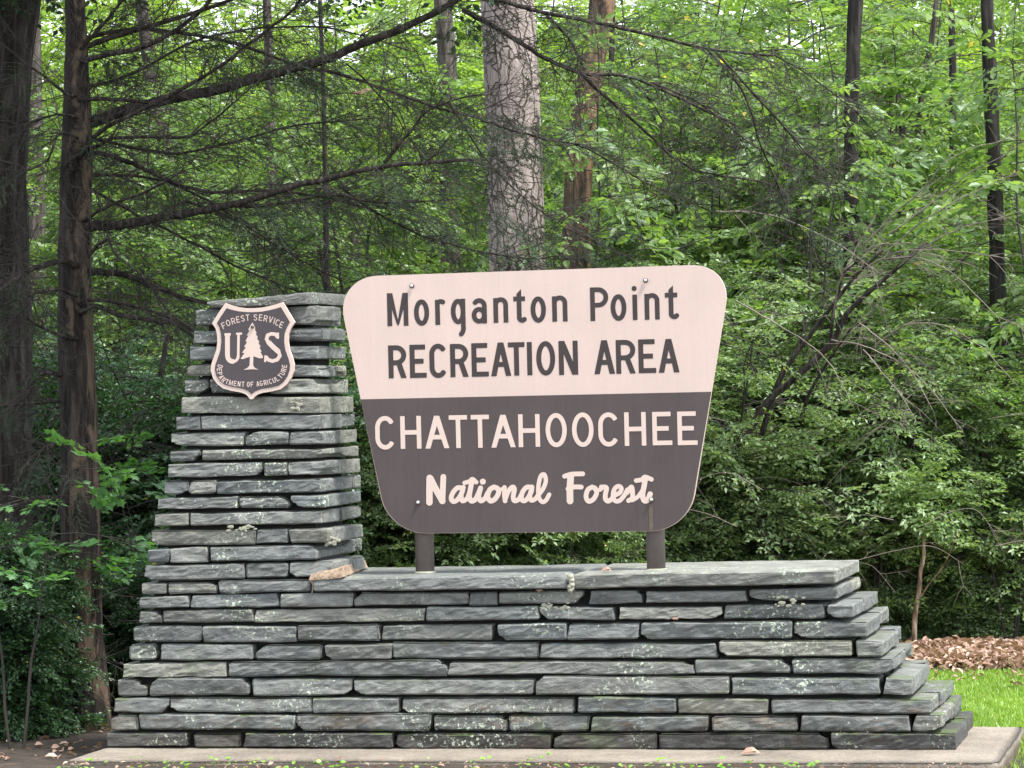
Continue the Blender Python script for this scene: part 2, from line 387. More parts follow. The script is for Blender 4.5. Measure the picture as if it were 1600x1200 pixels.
def segs_mesh(S):
    """S (n,8): p0, p1, r0, r1 -> 3-sided prisms"""
    S = np.asarray(S, float); n = len(S)
    p0, p1, r0, r1 = S[:, :3], S[:, 3:6], S[:, 6], S[:, 7]
    T = p1 - p0; T /= np.linalg.norm(T, axis=1)[:, None] + 1e-9
    ref = np.where(np.abs(T[:, 2:3]) < 0.8, np.array([[0, 0, 1.0]]), np.array([[1.0, 0, 0]]))
    A = np.cross(T, ref); A /= np.linalg.norm(A, axis=1)[:, None] + 1e-9; B = np.cross(T, A)
    V = np.zeros((n, 6, 3))
    for k in range(3):
        c, s = math.cos(k * 2.0944), math.sin(k * 2.0944)
        V[:, k] = p0 + (A * c + B * s) * r0[:, None]; V[:, 3 + k] = p1 + (A * c + B * s) * r1[:, None]
    b = (np.arange(n) * 6)[:, None]
    Fq = np.vstack([b + np.array([[0, 3, 4, 1]]), b + np.array([[1, 4, 5, 2]]), b + np.array([[2, 5, 3, 0]])])
    return V.reshape(-1, 3), [Fq]
def poly_segs(P, r0, r1):
    P = np.asarray(P); n = len(P) - 1; r = np.linspace(r0, r1, n + 1)
    return np.hstack([P[:-1], P[1:], r[:-1, None], r[1:, None]])

# ------------------------------------------------------------------ leaves
T_RHOMB = (np.array([[0, 0, 0], [0.42, 0.27, 0.07], [1, 0, -0.04], [0.42, -0.27, 0.07]]), [np.array([[0, 2, 1], [0, 3, 2]])])
T_OVAL = (np.array([[0, 0, 0], [0.3, 0.23, 0.05], [0.68, 0.2, 0.04], [1, 0, -0.08], [0.68, -0.2, 0.04], [0.3, -0.23, 0.05], [0.5, 0, 0]]),
          [np.array([[0, 6, 1], [1, 6, 2], [2, 6, 3], [3, 6, 4], [4, 6, 5], [5, 6, 0]])])
_mp = [(0.12, 0), (0.02, 0.22), (0.2, 0.2), (0.22, 0.52), (0.42, 0.3), (0.62, 0.46), (0.66, 0.2), (1, 0), (0.66, -0.2), (0.62, -0.46), (0.42, -0.3), (0.22, -0.52), (0.2, -0.2), (0.02, -0.22)]
T_MAPLE = (np.array([(x, y, -0.25 * y * y) for x, y in _mp] + [(0.38, 0, 0.04)]), [np.array([[i, 14, (i + 1) % 14] for i in range(14)])[:, ::-1]])
T_NEEDLE = (np.array([[0, 0.0, 0], [0.5, 0.12, 0.0], [1, 0, 0.0], [0.5, -0.12, 0]]), [np.array([[0, 2, 1], [0, 3, 2]])])
def leaves_mesh(pos, dr, nor, size, T=T_RHOMB):
    tv, tf = T
    X = dr / (np.linalg.norm(dr, axis=1)[:, None] + 1e-9)
    Y = np.cross(nor, X); Y /= np.linalg.norm(Y, axis=1)[:, None] + 1e-9
    Z = np.cross(X, Y)
    V = pos[:, None] + (X[:, None] * tv[None, :, 0:1] + Y[:, None] * tv[None, :, 1:2] + Z[:, None] * tv[None, :, 2:3]) * size[:, None, None]
    n, k = len(pos), len(tv)
    b = (np.arange(n) * k)[:, None, None]
    return V.reshape(-1, 3), [(b + f[None]).reshape(-1, f.shape[1]) for f in tf]

def make_spray(seed, L=0.5, leaf=0.06, gap=0.8, side_gap=0.14, side_len=0.5, droop=0.15, jn=0.35, opp=True):
    """a flat leafy spray along +x; returns (pos, dir, nor, size, segs)"""
    r = np.random.default_rng(seed); pos, dr, sz, sg = [], [], [], []
    def curve(p, a, l):
        n = max(3, int(l / 0.05)); t = np.linspace(0, 1, n)
        aa = a + r.normal(0, 0.12) * t
        P = np.stack([p[0] + np.cumsum(np.cos(aa)) * l / n, p[1] + np.cumsum(np.sin(aa)) * l / n, p[2] - droop * l * t ** 2 + r.normal(0, 0.02) * t], 1)
        return np.vstack([p, P])
    def leafy(P, l, a, t0):
        m = max(2, int(l * (1 - t0) / (leaf * gap)))
        for k in range(m):
            t = t0 + (1 - t0) * (k + 0.6) / m; q = t * (len(P) - 1); i = int(min(q, len(P) - 2)); p = P[i] + (P[i + 1] - P[i]) * (q - i)
            for s in ((-1, 1) if opp and r.random() < 0.75 else ((1,) if k % 2 else (-1,))):
                an = a + s * r.uniform(0.5, 1.15); pos.append(p); dr.append([math.cos(an), math.sin(an), r.normal(-0.15, 0.3)]); sz.append(leaf * r.uniform(0.6, 1.15))
        pos.append(P[-1]); dr.append([math.cos(a), math.sin(a), r.normal(-0.2, 0.25)]); sz.append(leaf)
    main = curve(np.zeros(3), 0, L); sg.append(poly_segs(main, 0.004, 0.0015)); leafy(main, L, 0, 0.5)
    d = 0.12
    s = 1
    while d < L * 0.95:
        q = d / L * (len(main) - 1); i = int(min(q, len(main) - 2)); p = main[i] + (main[i + 1] - main[i]) * (q - i)
        l = L * side_len * (1.05 - d / L) * r.uniform(0.6, 1.2) + leaf; a = s * r.uniform(0.6, 1.1)
        Pq = curve(p, a, l); sg.append(poly_segs(Pq, 0.0025, 0.001)); leafy(Pq, l, a, 0.1)
        s = -s; d += side_gap * r.uniform(0.5, 1.1) * L * 0.6 + 0.01
    pos = np.array(pos); n = len(pos)
    nor = np.stack([r.normal(0, jn, n), r.normal(0, jn, n), np.ones(n)], 1)
    return pos, np.array(dr), nor, np.array(sz), np.vstack(sg)
def rotz(a):
    c, s = np.cos(a), np.sin(a); return np.array([[c, -s, 0], [s, c, 0], [0, 0, 1]])
def roty(a):
    c, s = np.cos(a), np.sin(a); return np.array([[c, 0, s], [0, 1, 0], [-s, 0, c]])
def rotx(a):
    c, s = np.cos(a), np.sin(a); return np.array([[1, 0, 0], [0, c, -s], [0, s, c]])
class Bush:
    def __init__(s): s.L = []; s.S = []
    def put(s, spray, p, az, tilt, rollx, k, rr=1.0):
        pos, dr, nor, sz, sg = spray
        Mx = rotz(az) @ roty(tilt) @ rotx(rollx)
        s.L.append((pos @ Mx.T * k + p, dr @ Mx.T, nor @ Mx.T, sz * (0.35 + 0.65 * k)))
        g = np.hstack([sg[:, :3] @ Mx.T * k + p, sg[:, 3:6] @ Mx.T * k + p, sg[:, 6:] * rr]); s.S.append(g)
    def leaf_mesh(s, name, T=T_RHOMB, keep=1.0, r=None):
        a = [np.concatenate([x[i] for x in s.L]) for i in range(4)]
        if keep < 1:
            k = r.random(len(a[0])) < keep; a = [x[k] for x in a]
        return mesh_np(name, *leaves_mesh(*a, T=T))
    def twig_mesh(s, name): return mesh_np(name, *segs_mesh(np.vstack(s.S)), True)

def grow(seed, H, stems, spread, leaf, spray_len=0.45, limb=0.7, start=0.2, step=0.12, arch=0.4, up=0.2, ns=5, T=T_RHOMB, trunk_r=0.02, jn=0.35, side_gap=0.14, opp=True, spr_per=3, gap=0.8):
    """returns (stem mesh, leaf mesh); woody plant at the origin"""
    r = np.random.default_rng(seed); sprays = [make_spray(seed * 10 + k, spray_len, leaf, jn=jn, side_gap=side_gap, opp=opp, gap=gap) for k in range(ns)]
    b = Bush(); tubes = []
    for k in range(stems):
        az = r.uniform(0, 6.28); hh = H * r.uniform(0.75, 1.0); out = spread * r.uniform(0.3, 1.0) if stems > 1 else spread * 0.12
        t = np.linspace(0, 1, 9)
        R0 = r.uniform(0, 0.12) if stems > 1 else 0
        P = np.stack([np.cos(az) * (R0 + out * t ** 1.4), np.sin(az) * (R0 + out * t ** 1.4), hh * (t - arch * 0.35 * t ** 3) / (1 - arch * 0.35)], 1)
        P[:, :2] += np.cumsum(r.normal(0, 0.02 * H / 3, (9, 2)), 0)
        P = smooth_line(P, 16)
        tubes.append(tube(P, np.linspace(trunk_r, trunk_r * 0.15, 16), 6, False))
        z = start * hh
        d = start
        while d < 0.99:
            q = d * 15; i = int(min(q, 14)); p = P[i] + (P[i + 1] - P[i]) * (q - i)
            a2 = r.uniform(0, 6.28)
            env = math.sin(min(1, (d - start) / (1 - start) * 0.8 + 0.25) * math.pi) ** 0.6
            l = limb * env * r.uniform(0.6, 1.15)
            if l > 0.25:
                tt = np.linspace(0, 1, 5); tl = up * r.uniform(0.3, 1.5)
                Q = np.stack([p[0] + np.cos(a2) * l * tt, p[1] + np.sin(a2) * l * tt, p[2] + l * (tl * tt - 0.35 * tt ** 2 * r.uniform(0.3, 1.2))], 1)
                b.S.append(poly_segs(Q, max(0.004, trunk_r * 0.28), 0.0025))
                for m in range(spr_per):
                    f = 0.25 + 0.75 * (m + r.random()) / spr_per; qq = f * 4; j = int(min(qq, 3)); pp = Q[j] + (Q[j + 1] - Q[j]) * (qq - j)
                    b.put(sprays[r.integers(ns)], pp, a2 + r.normal(0, 0.7), r.normal(0.1, 0.3), r.normal(0, 0.3), r.uniform(0.6, 1.15))
            else:
                b.put(sprays[r.integers(ns)], p, a2, r.normal(-0.1, 0.4), r.normal(0, 0.3), r.uniform(0.5, 1.0))
            d += step / hh * r.uniform(0.6, 1.3)
        b.put(sprays[0], P[-1], az, -0.3, 0, 0.8)
    tubes.append(segs_mesh(np.vstack(b.S)))
    return mesh_np('stems', *merge(tubes), True), b.leaf_mesh('foliage', T)

def plant(name, me_stem, me_leaf, loc, rz, sc, mst, mlf, label, cat, group=None, pn=('stem', 'foliage'), kindleaf=None):
    o = empty(name, loc, label, cat, group); o.rotation_euler = (0, 0, rz); o.scale = (sc, sc, sc)
    for n, me, mt in ((pn[0], me_stem, mst), (pn[1], me_leaf, mlf)):
        if not me.materials: me.materials.append(mt)
        c = bpy.data.objects.new(n, me); COL.objects.link(c); c.parent = o
        if n == pn[1]: c['kind'] = 'stuff'
    return o

#@@STONE
# ================================================================== STONE MONUMENT
ZT = 0.12                                     # top of the footing
monument = empty('stone_monument', at_y(760, 1168, 0.4), 'stacked grey slate wall with stepped right end and tapering pillar at left', 'stone wall')
monument.location = (0, 0, 0)
pillar_core_boxes, wall_core_boxes = [], []
def stone_mesh(x0l, x1l, z0l, z1l, x0r=None, x1r=None, yf=0.0, depth=0.2, seed=0, rough=1.0, slant=None):
    """bottom-left .. a slab of slate; corners: (xTL,xTR,xBR,xBL),(zTL,zTR,zBR,zBL) in front plane yf"""
    r = np.random.default_rng(seed)
    (xTL, xTR, xBR, xBL), (zTL, zTR, zBR, zBL) = x0l, z0l
    Lx = max(abs(xTR - xTL), 0.04); H = abs(zTL - zBL)
    nx = int(np.clip(Lx / 0.028, 3, 30)); nz = 5; ny = int(np.clip(depth / 0.07, 3, 9))
    def axis(n, e):
        a = np.linspace(0, 1, n + 1)
        return np.unique(np.concatenate([[0, e], a[1:-1] * (1 - 2 * e) + e, [1 - e, 1]]))
    U = axis(nx, min(0.3, 0.007 / Lx)); W = axis(nz - 1, 0.10); D = axis(ny - 1, min(0.3, 0.008 / depth))
    idx = {}; V = []
    def vid(i, j, k):
        key = (i, j, k)
        if key not in idx:
            idx[key] = len(V); V.append((U[i], D[j], W[k]))
        return idx[key]
    Fq = []
    a, b, c = len(U) - 1, len(D) - 1, len(W) - 1
    for i in range(a):
        for k in range(c):
            Fq.append((vid(i, 0, k), vid(i + 1, 0, k), vid(i + 1, 0, k + 1), vid(i, 0, k + 1)))
            Fq.append((vid(i, b, k), vid(i, b, k + 1), vid(i + 1, b, k + 1), vid(i + 1, b, k)))
        for j in range(b):
            Fq.append((vid(i, j, c), vid(i + 1, j, c), vid(i + 1, j + 1, c), vid(i, j + 1, c)))
            Fq.append((vid(i, j, 0), vid(i, j + 1, 0), vid(i + 1, j + 1, 0), vid(i + 1, j, 0)))
    for j in range(b):
        for k in range(c):
            Fq.append((vid(0, j, k), vid(0, j, k + 1), vid(0, j + 1, k + 1), vid(0, j + 1, k)))
            Fq.append((vid(a, j, k), vid(a, j + 1, k), vid(a, j + 1, k + 1), vid(a, j, k + 1)))
    V = np.array(V); u, d, ww = V[:, 0], V[:, 1], V[:, 2]
    # rounded edges: pull inward near the edges
    def edge(t, L): return np.clip(1 - np.minimum(t, 1 - t) * L / 0.007, 0, 1)
    eu, ed, ew = edge(u, Lx), np.clip(1 - d * depth / 0.008, 0, 1), edge(ww, H)
    xb = xBL + (xBR - xBL) * u; xt = xTL + (xTR - xTL) * u; x = xb + (xt - xb) * ww
    zb = zBL + (zBR - zBL) * u; zt = zTL + (zTR - zTL) * u; z = zb + (zt - zb) * ww
    y = yf + d * depth
    P = np.stack([x, y, z], 1)
    rd = r.choice([0.0008, 0.002, 0.003, 0.007])
    cu = np.sign(u - 0.5); cw = np.sign(ww - 0.5)
    P[:, 0] -= cu * eu * (np.maximum(ed, ew)) * rd * 1.2
    P[:, 1] += ed * np.maximum(eu, ew) * rd * 1.3
    P[:, 2] -= cw * ew * np.maximum(ed, eu) * rd
    q = np.stack([P[:, 0], P[:, 1] * 1.0, P[:, 2]], 1) + seed * 3.17
    s = 0.0035 * rough
    front = 1 - np.clip(d * depth / 0.03, 0, 1)
    P[:, 1] += front * (vnoise(q, 14, seed) * s * 1.4 + np.abs(vnoise(q * [1, 1, 2.2], 34, seed + 5)) * s * 2.0 - s + r.normal(0, s * 0.35, len(q)))
    P[:, 1] += front * (r.uniform(-0.18, 0.18) * (ww - 0.5) * H)
    P[:, 0] += (eu > 0.5) * cu * (vnoise(q * [0, 1, 2], 25, seed + 2) * s * 1.3)
    topbot = np.clip(np.abs(ww - 0.5) * 2, 0, 1) ** 2
    P[:, 2] += topbot * (vnoise(np.stack([q[:, 0], q[:, 1] * 0.6, np.zeros(len(q)) + cw * 9], 1), 13, seed + 3) * s * 0.9 + vnoise(np.stack([q[:, 0], q[:, 1] * .6, cw * 3], 1), 45, seed + 4) * s * 0.45)
    P[:, 1] += ((ww > 0.95) & (d < 0.01)) * (r.uniform(0.004, 0.011) + 0.003 * vnoise(q, 30, seed + 9))
    P[:, 1] += ((ww < 0.05) & (d < 0.01)) * r.uniform(0.0, 0.006)
    # chipped corner on some stones
    for _ in range(2):
        if r.random() < 0.30:
            ux = 0 if r.random() < 0.5 else 1; wx = 0 if r.random() < 0.6 else 1
            dist = np.abs(u - ux) * Lx / r.uniform(0.02, 0.055) + np.abs(ww - wx) * H / r.uniform(0.015, 0.04)
            k = np.clip(1 - dist, 0, 1) * (d < 0.8)
            P[:, 0] += (0.5 - ux) * 2 * k * 0.022; P[:, 2] += (0.5 - wx) * 2 * k * 0.018; P[:, 1] += k * 0.01
    Fq = np.array(Fq)
    me = mesh_np('stone', P, [Fq], False)
    sm = np.zeros(len(Fq), dtype=bool); me.polygons.foreach_set('use_smooth', sm)
    return me
SEED = [100]
def add_stone(parent, pxq, Y, depth, rough=1.0, name='stone', mat=None):
    """pxq: (TL,TR,BR,BL) pixels on the plane Y"""
    SEED[0] += 1
    c = [at_y(p[0], p[1], Y) for p in pxq]
    me = stone_mesh((c[0][0], c[1][0], c[2][0], c[3][0]), None, (c[0][2], c[1][2], c[2][2], c[3][2]), None, yf=Y, depth=depth, seed=SEED[0], rough=rough)
    return link(name, me, mat or M['stone'], parent)

wall = link('base_wall', bpy.data.meshes.new('base_wall'), None, monument)
pillar = link('pillar', bpy.data.meshes.new('pillar'), None, monument)

# rows of the base wall: stones (x0,x1) left->right on the front face, y top/bottom at left and right, Y of the front, back corner px
WALLR = [
 # name, stones, yTL, yBL, yTR, yBR, (corner px back top), n side stones
 ([(218,294),(299,435),(438,550),(554,730),(733,776),(779,910),(921,1003),(1009,1166),(1170,1309)], 932,951, 920,938, 1349, [0.55]),
 ([(218,252),(255,395),(397,663),(666,841),(843,959),(968,1129),(1131,1288),(1291,1333)], 955,973, 946,965, 1369, [0.42]),
 ([(208,314),(317,462),(464,592),(596,769),(778,884),(887,997),(1000,1237),(1241,1354)], 979,1002, 970,996, 1389, [0.60]),
 ([(202,242),(251,394),(399,501),(507,611),(613,841),(845,1119),(1124,1330),(1338,1379)], 1008,1031, 1002,1025, 1411, [0.75]),
 ([(193,354),(356,698),(701,1084),(1086,1234),(1238,1396)], 1037,1056, 1031,1052, 1437, [0.55]),
 ([(185,228),(234,388),(395,548),(552,833),(836,1139),(1143,1375),(1382,1425)], 1061,1087, 1058,1084, 1453, [0.8]),
 ([(178,263),(265,489),(490,621),(628,897),(902,1056),(1059,1200),(1205,1456)], 1090,1112, 1092,1115, 1478, [0.35]),
 ([(172,215),(218,460),(463,671),(677,793),(796,919),(924,1105),(1113,1245),(1251,1421),(1427,1472)], 1117,1140, 1119,1144, 1501, [0.6]),
 ([(166,292),(304,374),(381,612),(618,860),(865,1026),(1030,1294),(1298,1494)], 1146,1167, 1147,1172, 1523, [0.62]),
]
def yl(yL, yR, x, xa, xb): return yL + (yR - yL) * (x - xa) / (xb - xa)
DEPTH = 0.92
rowZ = []
for ri, (st, tL, bL, tR, bR, bx, sd) in enumerate(WALLR):
    Y = 0.0 - 0.006 * ri + 0.012
    xa, xb = st[0][0], st[-1][1]
    zt = at_y(xb, tR, Y)[2]; zb = at_y(xb, bR, Y)[2]
    # depth of the corner from the back pixel
    for si, (x0, x1) in enumerate(st):
        last = si == len(st) - 1; first = si == 0
        j = lambda a=1.3: random.uniform(-a, a)
        a1, a2 = random.uniform(-2.5, 5) * (not first), random.uniform(-5, 2.5) * (not last)
        t0, t1 = yl(tL, tR, x0, xa, xb), yl(tL, tR, x1, xa, xb); b0, b1 = yl(bL, bR, x0, xa, xb), yl(bL, bR, x1, xa, xb)
        th, bh = random.uniform(-1.6, 1.4), random.uniform(-0.8, 1.2)
        q = ((x0 + a1 * .6, t0 + th + j()), (x1 + a2 * .6, t1 + th + j()), (x1 - a2 * .3, b1 + bh + j(.7)), (x0 - a1 * .3, b0 + bh + j(.7)))
        dpt = (DEPTH + 0.01 * ri) * sd[0] if last else (DEPTH if first else random.uniform(0.16, 0.24))
        add_stone(wall, q, Y + random.uniform(-0.009, 0.009), dpt, 1.0)
    # the stones of the stepped right end behind the corner stone
    c = at_y(xb, tR, Y); D = DEPTH + 0.01 * ri
    ys = [0] + sd + [1.0]
    for k in range(1, len(ys) - 1):
        SEED[0] += 1
        y0_ = Y + D * ys[k] + 0.006; dep = D * (ys[k + 1] - ys[k]) - 0.008
        wx = random.uniform(0.28, 0.5); ex = random.uniform(-0.015, 0.012)
        me = stone_mesh((c[0] - wx, c[0] + ex, c[0] + ex, c[0] - wx), None, (zt - .002, zt + random.uniform(-.006, .006), zb, zb), None, yf=y0_, depth=dep, seed=SEED[0])
        link('stone', me, M['stone'], wall)
        # filler behind the corner so that the tread is closed
    SEED[0] += 1
    cx = at_y(st[-1][0] - 4, tR, Y)[0]
    for kx in range(1):
        me = stone_mesh((cx - 0.45, cx, cx, cx - 0.45), None, (zt - .004, zt - .004, zb, zb), None, yf=Y + 0.26, depth=D - 0.28, seed=SEED[0])
        link('stone', me, M['stone'], wall)
    cl = at_y(xa, tL, Y)[0]
    wall_core_boxes.append((cl + 0.05, c[0] - 0.27, Y + 0.075, Y + D - 0.07, zb - 0.02, zt + 0.02, ri))
# capping slabs
capTopZ = at_y(900, 897, -0.02)[2]
def cap_slab(x0, x1, tl, tr, bl, br, seed):
    SEED[0] += 1
    c = [at_y(*p, -0.02) for p in ((x0, tl), (x1, tr), (x1, br), (x0, bl))]
    me = stone_mesh((c[0][0], c[1][0], c[2][0], c[3][0]), None, (c[0][2], c[1][2], c[2][2], c[3][2]), None, yf=-0.02, depth=0.93, seed=SEED[0], rough=0.8)
    return link('cap_slab', me, M['stone'], wall)
cap_slab(489, 888, 904, 898, 924, 920, 1)
cap_slab(896, 1305, 897, 891, 920, 912, 2)

def boxes_mesh(name, B):
    V = []; Fc = []
    for (x0, x1, y0, y1, z0, z1) in B:
        o = len(V); V += [(x0, y0, z0), (x1, y0, z0), (x1, y1, z0), (x0, y1, z0), (x0, y0, z1), (x1, y0, z1), (x1, y1, z1), (x0, y1, z1)]
        Fc += [tuple(o + i for i in f) for f in ((0, 1, 5, 4), (1, 2, 6, 5), (2, 3, 7, 6), (3, 0, 4, 7), (4, 5, 6, 7), (0, 3, 2, 1))]
    return mesh_py(name, V, Fc)

# rows of the pillar, top to bottom: front stones, front corner px, back edge px, yT/yB at left, yT/yB at corner, side joints px
PIL = [
 ([(305,400),(402,497)], 497, 533, 485,508, 479,508, [499]),
 ([(304,396),(399,505)], 505, 540, 517,537, 512,532, []),
 ([(296,497)], 497, 540, 541,563, 540,560, [522]),
 ([(292,380),(383,502)], 502, 540, 569,587, 570,588, [528]),
 ([(287,327),(329,420),(423,498)], 498, 545, 593,614, 593,615, []),
 ([(283,500)], 506, 557, 621,645, 621,645, [526]),
 ([(275,313),(315,500)], 500, 557, 650,671, 649,669, [535]),
 ([(267,381),(384,449),(452,505)], 505, 559, 675,697, 674,694, [532]),
 ([(265,312),(316,503)], 503, 560, 703,721, 700,716, [547]),
 ([(262,410),(413,449),(451,507)], 507, 563, 725,745, 721,742, [529]),
 ([(255,294),(297,336),(338,501)], 501, 562, 752,773, 749,769, [550]),
 ([(246,371),(374,452),(455,508)], 508, 564, 779,796, 774,792, []),
 ([(242,293),(297,503)], 503, 565, 803,823, 798,818, [528,552]),
 ([(236,399),(401,449),(452,514)], 512, 565, 830,853, 826,848, [516]),
 ([(232,264),(266,324),(328,496)], 498, 567, 858,880, 852,873, [553]),
 ([(227,381),(385,448),(451,520)], 520, 571, 885,907, 877,901, [548]),
 ([(220,260),(262,339),(341,486)], None, None, 912,928, 905,924, []),
]
for ri, (st, cx, bx, tL, bL, tR, bR, sj) in enumerate(PIL):
    f = 1 - ri / 16.0
    Y = 0.012 + 0.11 * f
    xa = st[0][0]; xb = cx or st[-1][1]
    X = at_y(xb, 0.5 * (tR + bR), Y)[0]
    # depth of the pillar at this row from the back-edge pixel
    if bx: yb = at_x(bx, 0.5 * (tR + bR), X)[1]
    else: yb = Y + 0.75
    if cx: 
        joints = [at_x(s, 700, X)[1] for s in sj if s > cx + 3]
    else: joints = []
    dep_c = (joints[0] if joints else yb) - Y
    for si, (x0, x1) in enumerate(st):
        last = si == len(st) - 1; first = si == 0
        j = lambda a=1.0: random.uniform(-a, a)
        t0, t1 = yl(tL, tR, x0, xa, xb), yl(tL, tR, x1, xa, xb); b0, b1 = yl(bL, bR, x0, xa, xb), yl(bL, bR, x1, xa, xb)
        a1, a2 = random.uniform(-2.5, 2.5) * (not first), random.uniform(-2.5, 2.5) * (not last)
        q = ((x0 + a1 * .5, t0 + j()), (x1 + a2 * .5, t1 + j()), (x1 - a2 * .4, b1 + j(.6)), (x0 - a1 * .4, b0 + j(.6)))
        d_ = dep_c - 0.004 if (last and cx) else (yb - Y if first else 0.2)
        if first and last: d_ = yb - Y
        add_stone(pillar if ri < 16 else wall, q, Y + random.uniform(-0.007, 0.009), d_, 1.0)
    zt = at_y(xb, tR, Y)[2]; zb = at_y(xb, bR, Y)[2]
    js = joints + [yb]
    if not (len(st) == 1):
        for k in range(len(js) - 1):
            SEED[0] += 1; ex = random.uniform(-0.012, 0.012)
            me = stone_mesh((X - 0.14, X + ex, X + ex, X - 0.14), None, (zt, zt + j(.3) * .01, zb, zb), None, yf=js[k] + 0.004, depth=max(0.03, js[k + 1] - js[k] - 0.006), seed=SEED[0])
            link('stone', me, M['stone'], pillar)
    xl = at_y(xa, tL, Y)[0]
    (pillar_core_boxes if ri < 16 else wall_core_boxes).append((xl + 0.05, X - 0.07, Y + 0.07, yb - 0.05, zb - 0.03, zt + 0.03) + (() if ri < 16 else (ri,)))
def core_rows(B):
    out = []
    for i, b in enumerate(B):
        b = list(b[:6]); e = 0.0013 * i
        out.append((b[0] + e, b[1] - e, b[2] + e, b[3] - e, b[4] + (i % 2) * 0.0007, b[5] + (i % 2) * 0.0007))
    return out
link('core', boxes_mesh('core', core_rows(wall_core_boxes)), M['core'], wall)
link('core', boxes_mesh('core', core_rows(pillar_core_boxes)), M['core'], pillar)
# cap stone of the pillar
Yc = 0.075
c = [at_y(*p, Yc) for p in ((322, 471), (479, 456), (478, 475), (319, 482))]
SEED[0] += 1
me = stone_mesh((c[0][0], c[1][0], c[2][0], c[3][0]), None, (c[0][2] , c[1][2], c[2][2], c[3][2]), None, yf=Yc, depth=0.60, seed=SEED[0], rough=0.9)
Vc = np.array([v.co for v in me.vertices])
# the cap slab is irregular: its right end runs back at an angle and thins to the left
tY = np.clip((Vc[:, 1] - Yc) / 0.6, 0, 1); k = np.clip((Vc[:, 0] - c[0][0]) / (c[1][0] - c[0][0]), 0, 1)
Vc[:, 0] += k * tY * 0.07
me.vertices.foreach_set('co', Vc.astype(np.float32).ravel()); me.update()
link('cap_stone', me, M['stone'], pillar)

# mortar smear where pillar meets slab, blob at the slab joint
def blob(name, pts, r, mat, parent, seed, squash=(1, 1, 1)):
    parts = []
    rr = np.random.default_rng(seed)
    for (p, s) in pts:
        n, m_ = 10, 7
        th = np.linspace(0, 2 * np.pi, n, endpoint=False); ph = np.linspace(0.0, np.pi, m_)
        V = np.array([(math.sin(b) * math.cos(a), math.sin(b) * math.sin(a), math.cos(b)) for b in ph for a in th])
        V = V * (1 + 0.28 * vnoise(V + rr.uniform(0, 9), 4, seed)[:, None]) * np.array(squash) * s + p
        i = np.arange(n * m_).reshape(m_, n); j = np.roll(i, -1, 1)
        parts.append((V, [np.stack([i[:-1].ravel(), i[1:].ravel(), j[1:].ravel(), j[:-1].ravel()], 1)]))
    return link(name, mesh_np(name, *merge(parts), True), mat, parent)
def fillet(pp, rads, mat, parent, seed):
    P = smooth_line(np.array(pp) - np.array([0, 0, 0.006]), 60); rr_ = np.interp(np.linspace(0, 1, 60), np.linspace(0, 1, len(rads)), rads)
    V, fl_ = tube(P, rr_, 14, True, 0.35, seed)
    V += np.stack([vnoise(V, 60, seed), vnoise(V, 70, seed + 1), vnoise(V, 65, seed + 2)], 1) * 0.004
    return link('mortar', mesh_np('mortar', V, fl_, True), mat, parent)
lowp = smooth_line([(484, 908, 0), (498, 906, 0), (530, 903, 0), (558, 893, 0), (576, 886, 0)], 40)
upp = smooth_line([(486, 899, 0), (505, 892, 0), (530, 886, 0), (553, 880, 0), (571, 875, 0)], 40)
Vm = []
for (x0_, y0_, _), (x1_, y1_, _) in zip(lowp, upp):
    a_ = at_z(x0_, y0_, capTopZ + 0.001); a_[1] = max(a_[1], -0.022)
    if a_[1] <= -0.0219: a_ = at_y(x0_, y0_, -0.022)
    b_ = at_y(x1_, y1_, a_[1] + 0.035)
    for t in np.linspace(0, 1, 7):
        q = a_ + (b_ - a_) * t; q[1] -= 0.012 * math.sin(t * math.pi); Vm.append(q)
    Vm.append(b_ + np.array([-0.03, 0.03, -0.01]))
Vm = np.array(Vm); ns_ = np.stack([vnoise(Vm, 70, 1), vnoise(Vm, 55, 2), vnoise(Vm, 80, 3)], 1); Vm += ns_ * 0.0035 + random.uniform(0, 0)
im = np.arange(len(Vm)).reshape(40, 8)
link('mortar', mesh_np('mortar', Vm, [np.stack([im[:-1, :-1].ravel(), im[1:, :-1].ravel(), im[1:, 1:].ravel(), im[:-1, 1:].ravel()], 1)], True), M['mortar'], pillar)
fillet([at_y(484, 903, -0.012), at_y(489, 913, -0.014), at_y(488, 925, -0.012)], [0.010, 0.007, 0.004], M['mortar'], pillar, 6)
blob('mortar', [(at_y(892 + random.uniform(-2, 2), 902 + k * 2.6, -0.018), random.uniform(0.011, 0.016)) for k in range(9)], 0.01, M['mortar_grey'], wall, 6)
for (cx_, cy_, n_, sx_, sy_, Yv) in ((375, 826, 7, 24, 4, 0.03), (1235, 940, 9, 26, 8, 0.0), (870, 947, 7, 22, 5, 0.0), (518, 845, 6, 10, 8, 0.05), (460, 632, 6, 8, 10, 0.068)):
    blob('mortar', [(at_y(cx_ + random.uniform(-sx_, sx_), cy_ + random.uniform(-sy_, sy_), Yv), random.uniform(0.004, 0.012)) for _ in range(n_ * 2)], 0.01, M['mortar_grey'], wall if cy_ > 930 else pillar, int(cx_), (1.5, 0.15, 0.8))

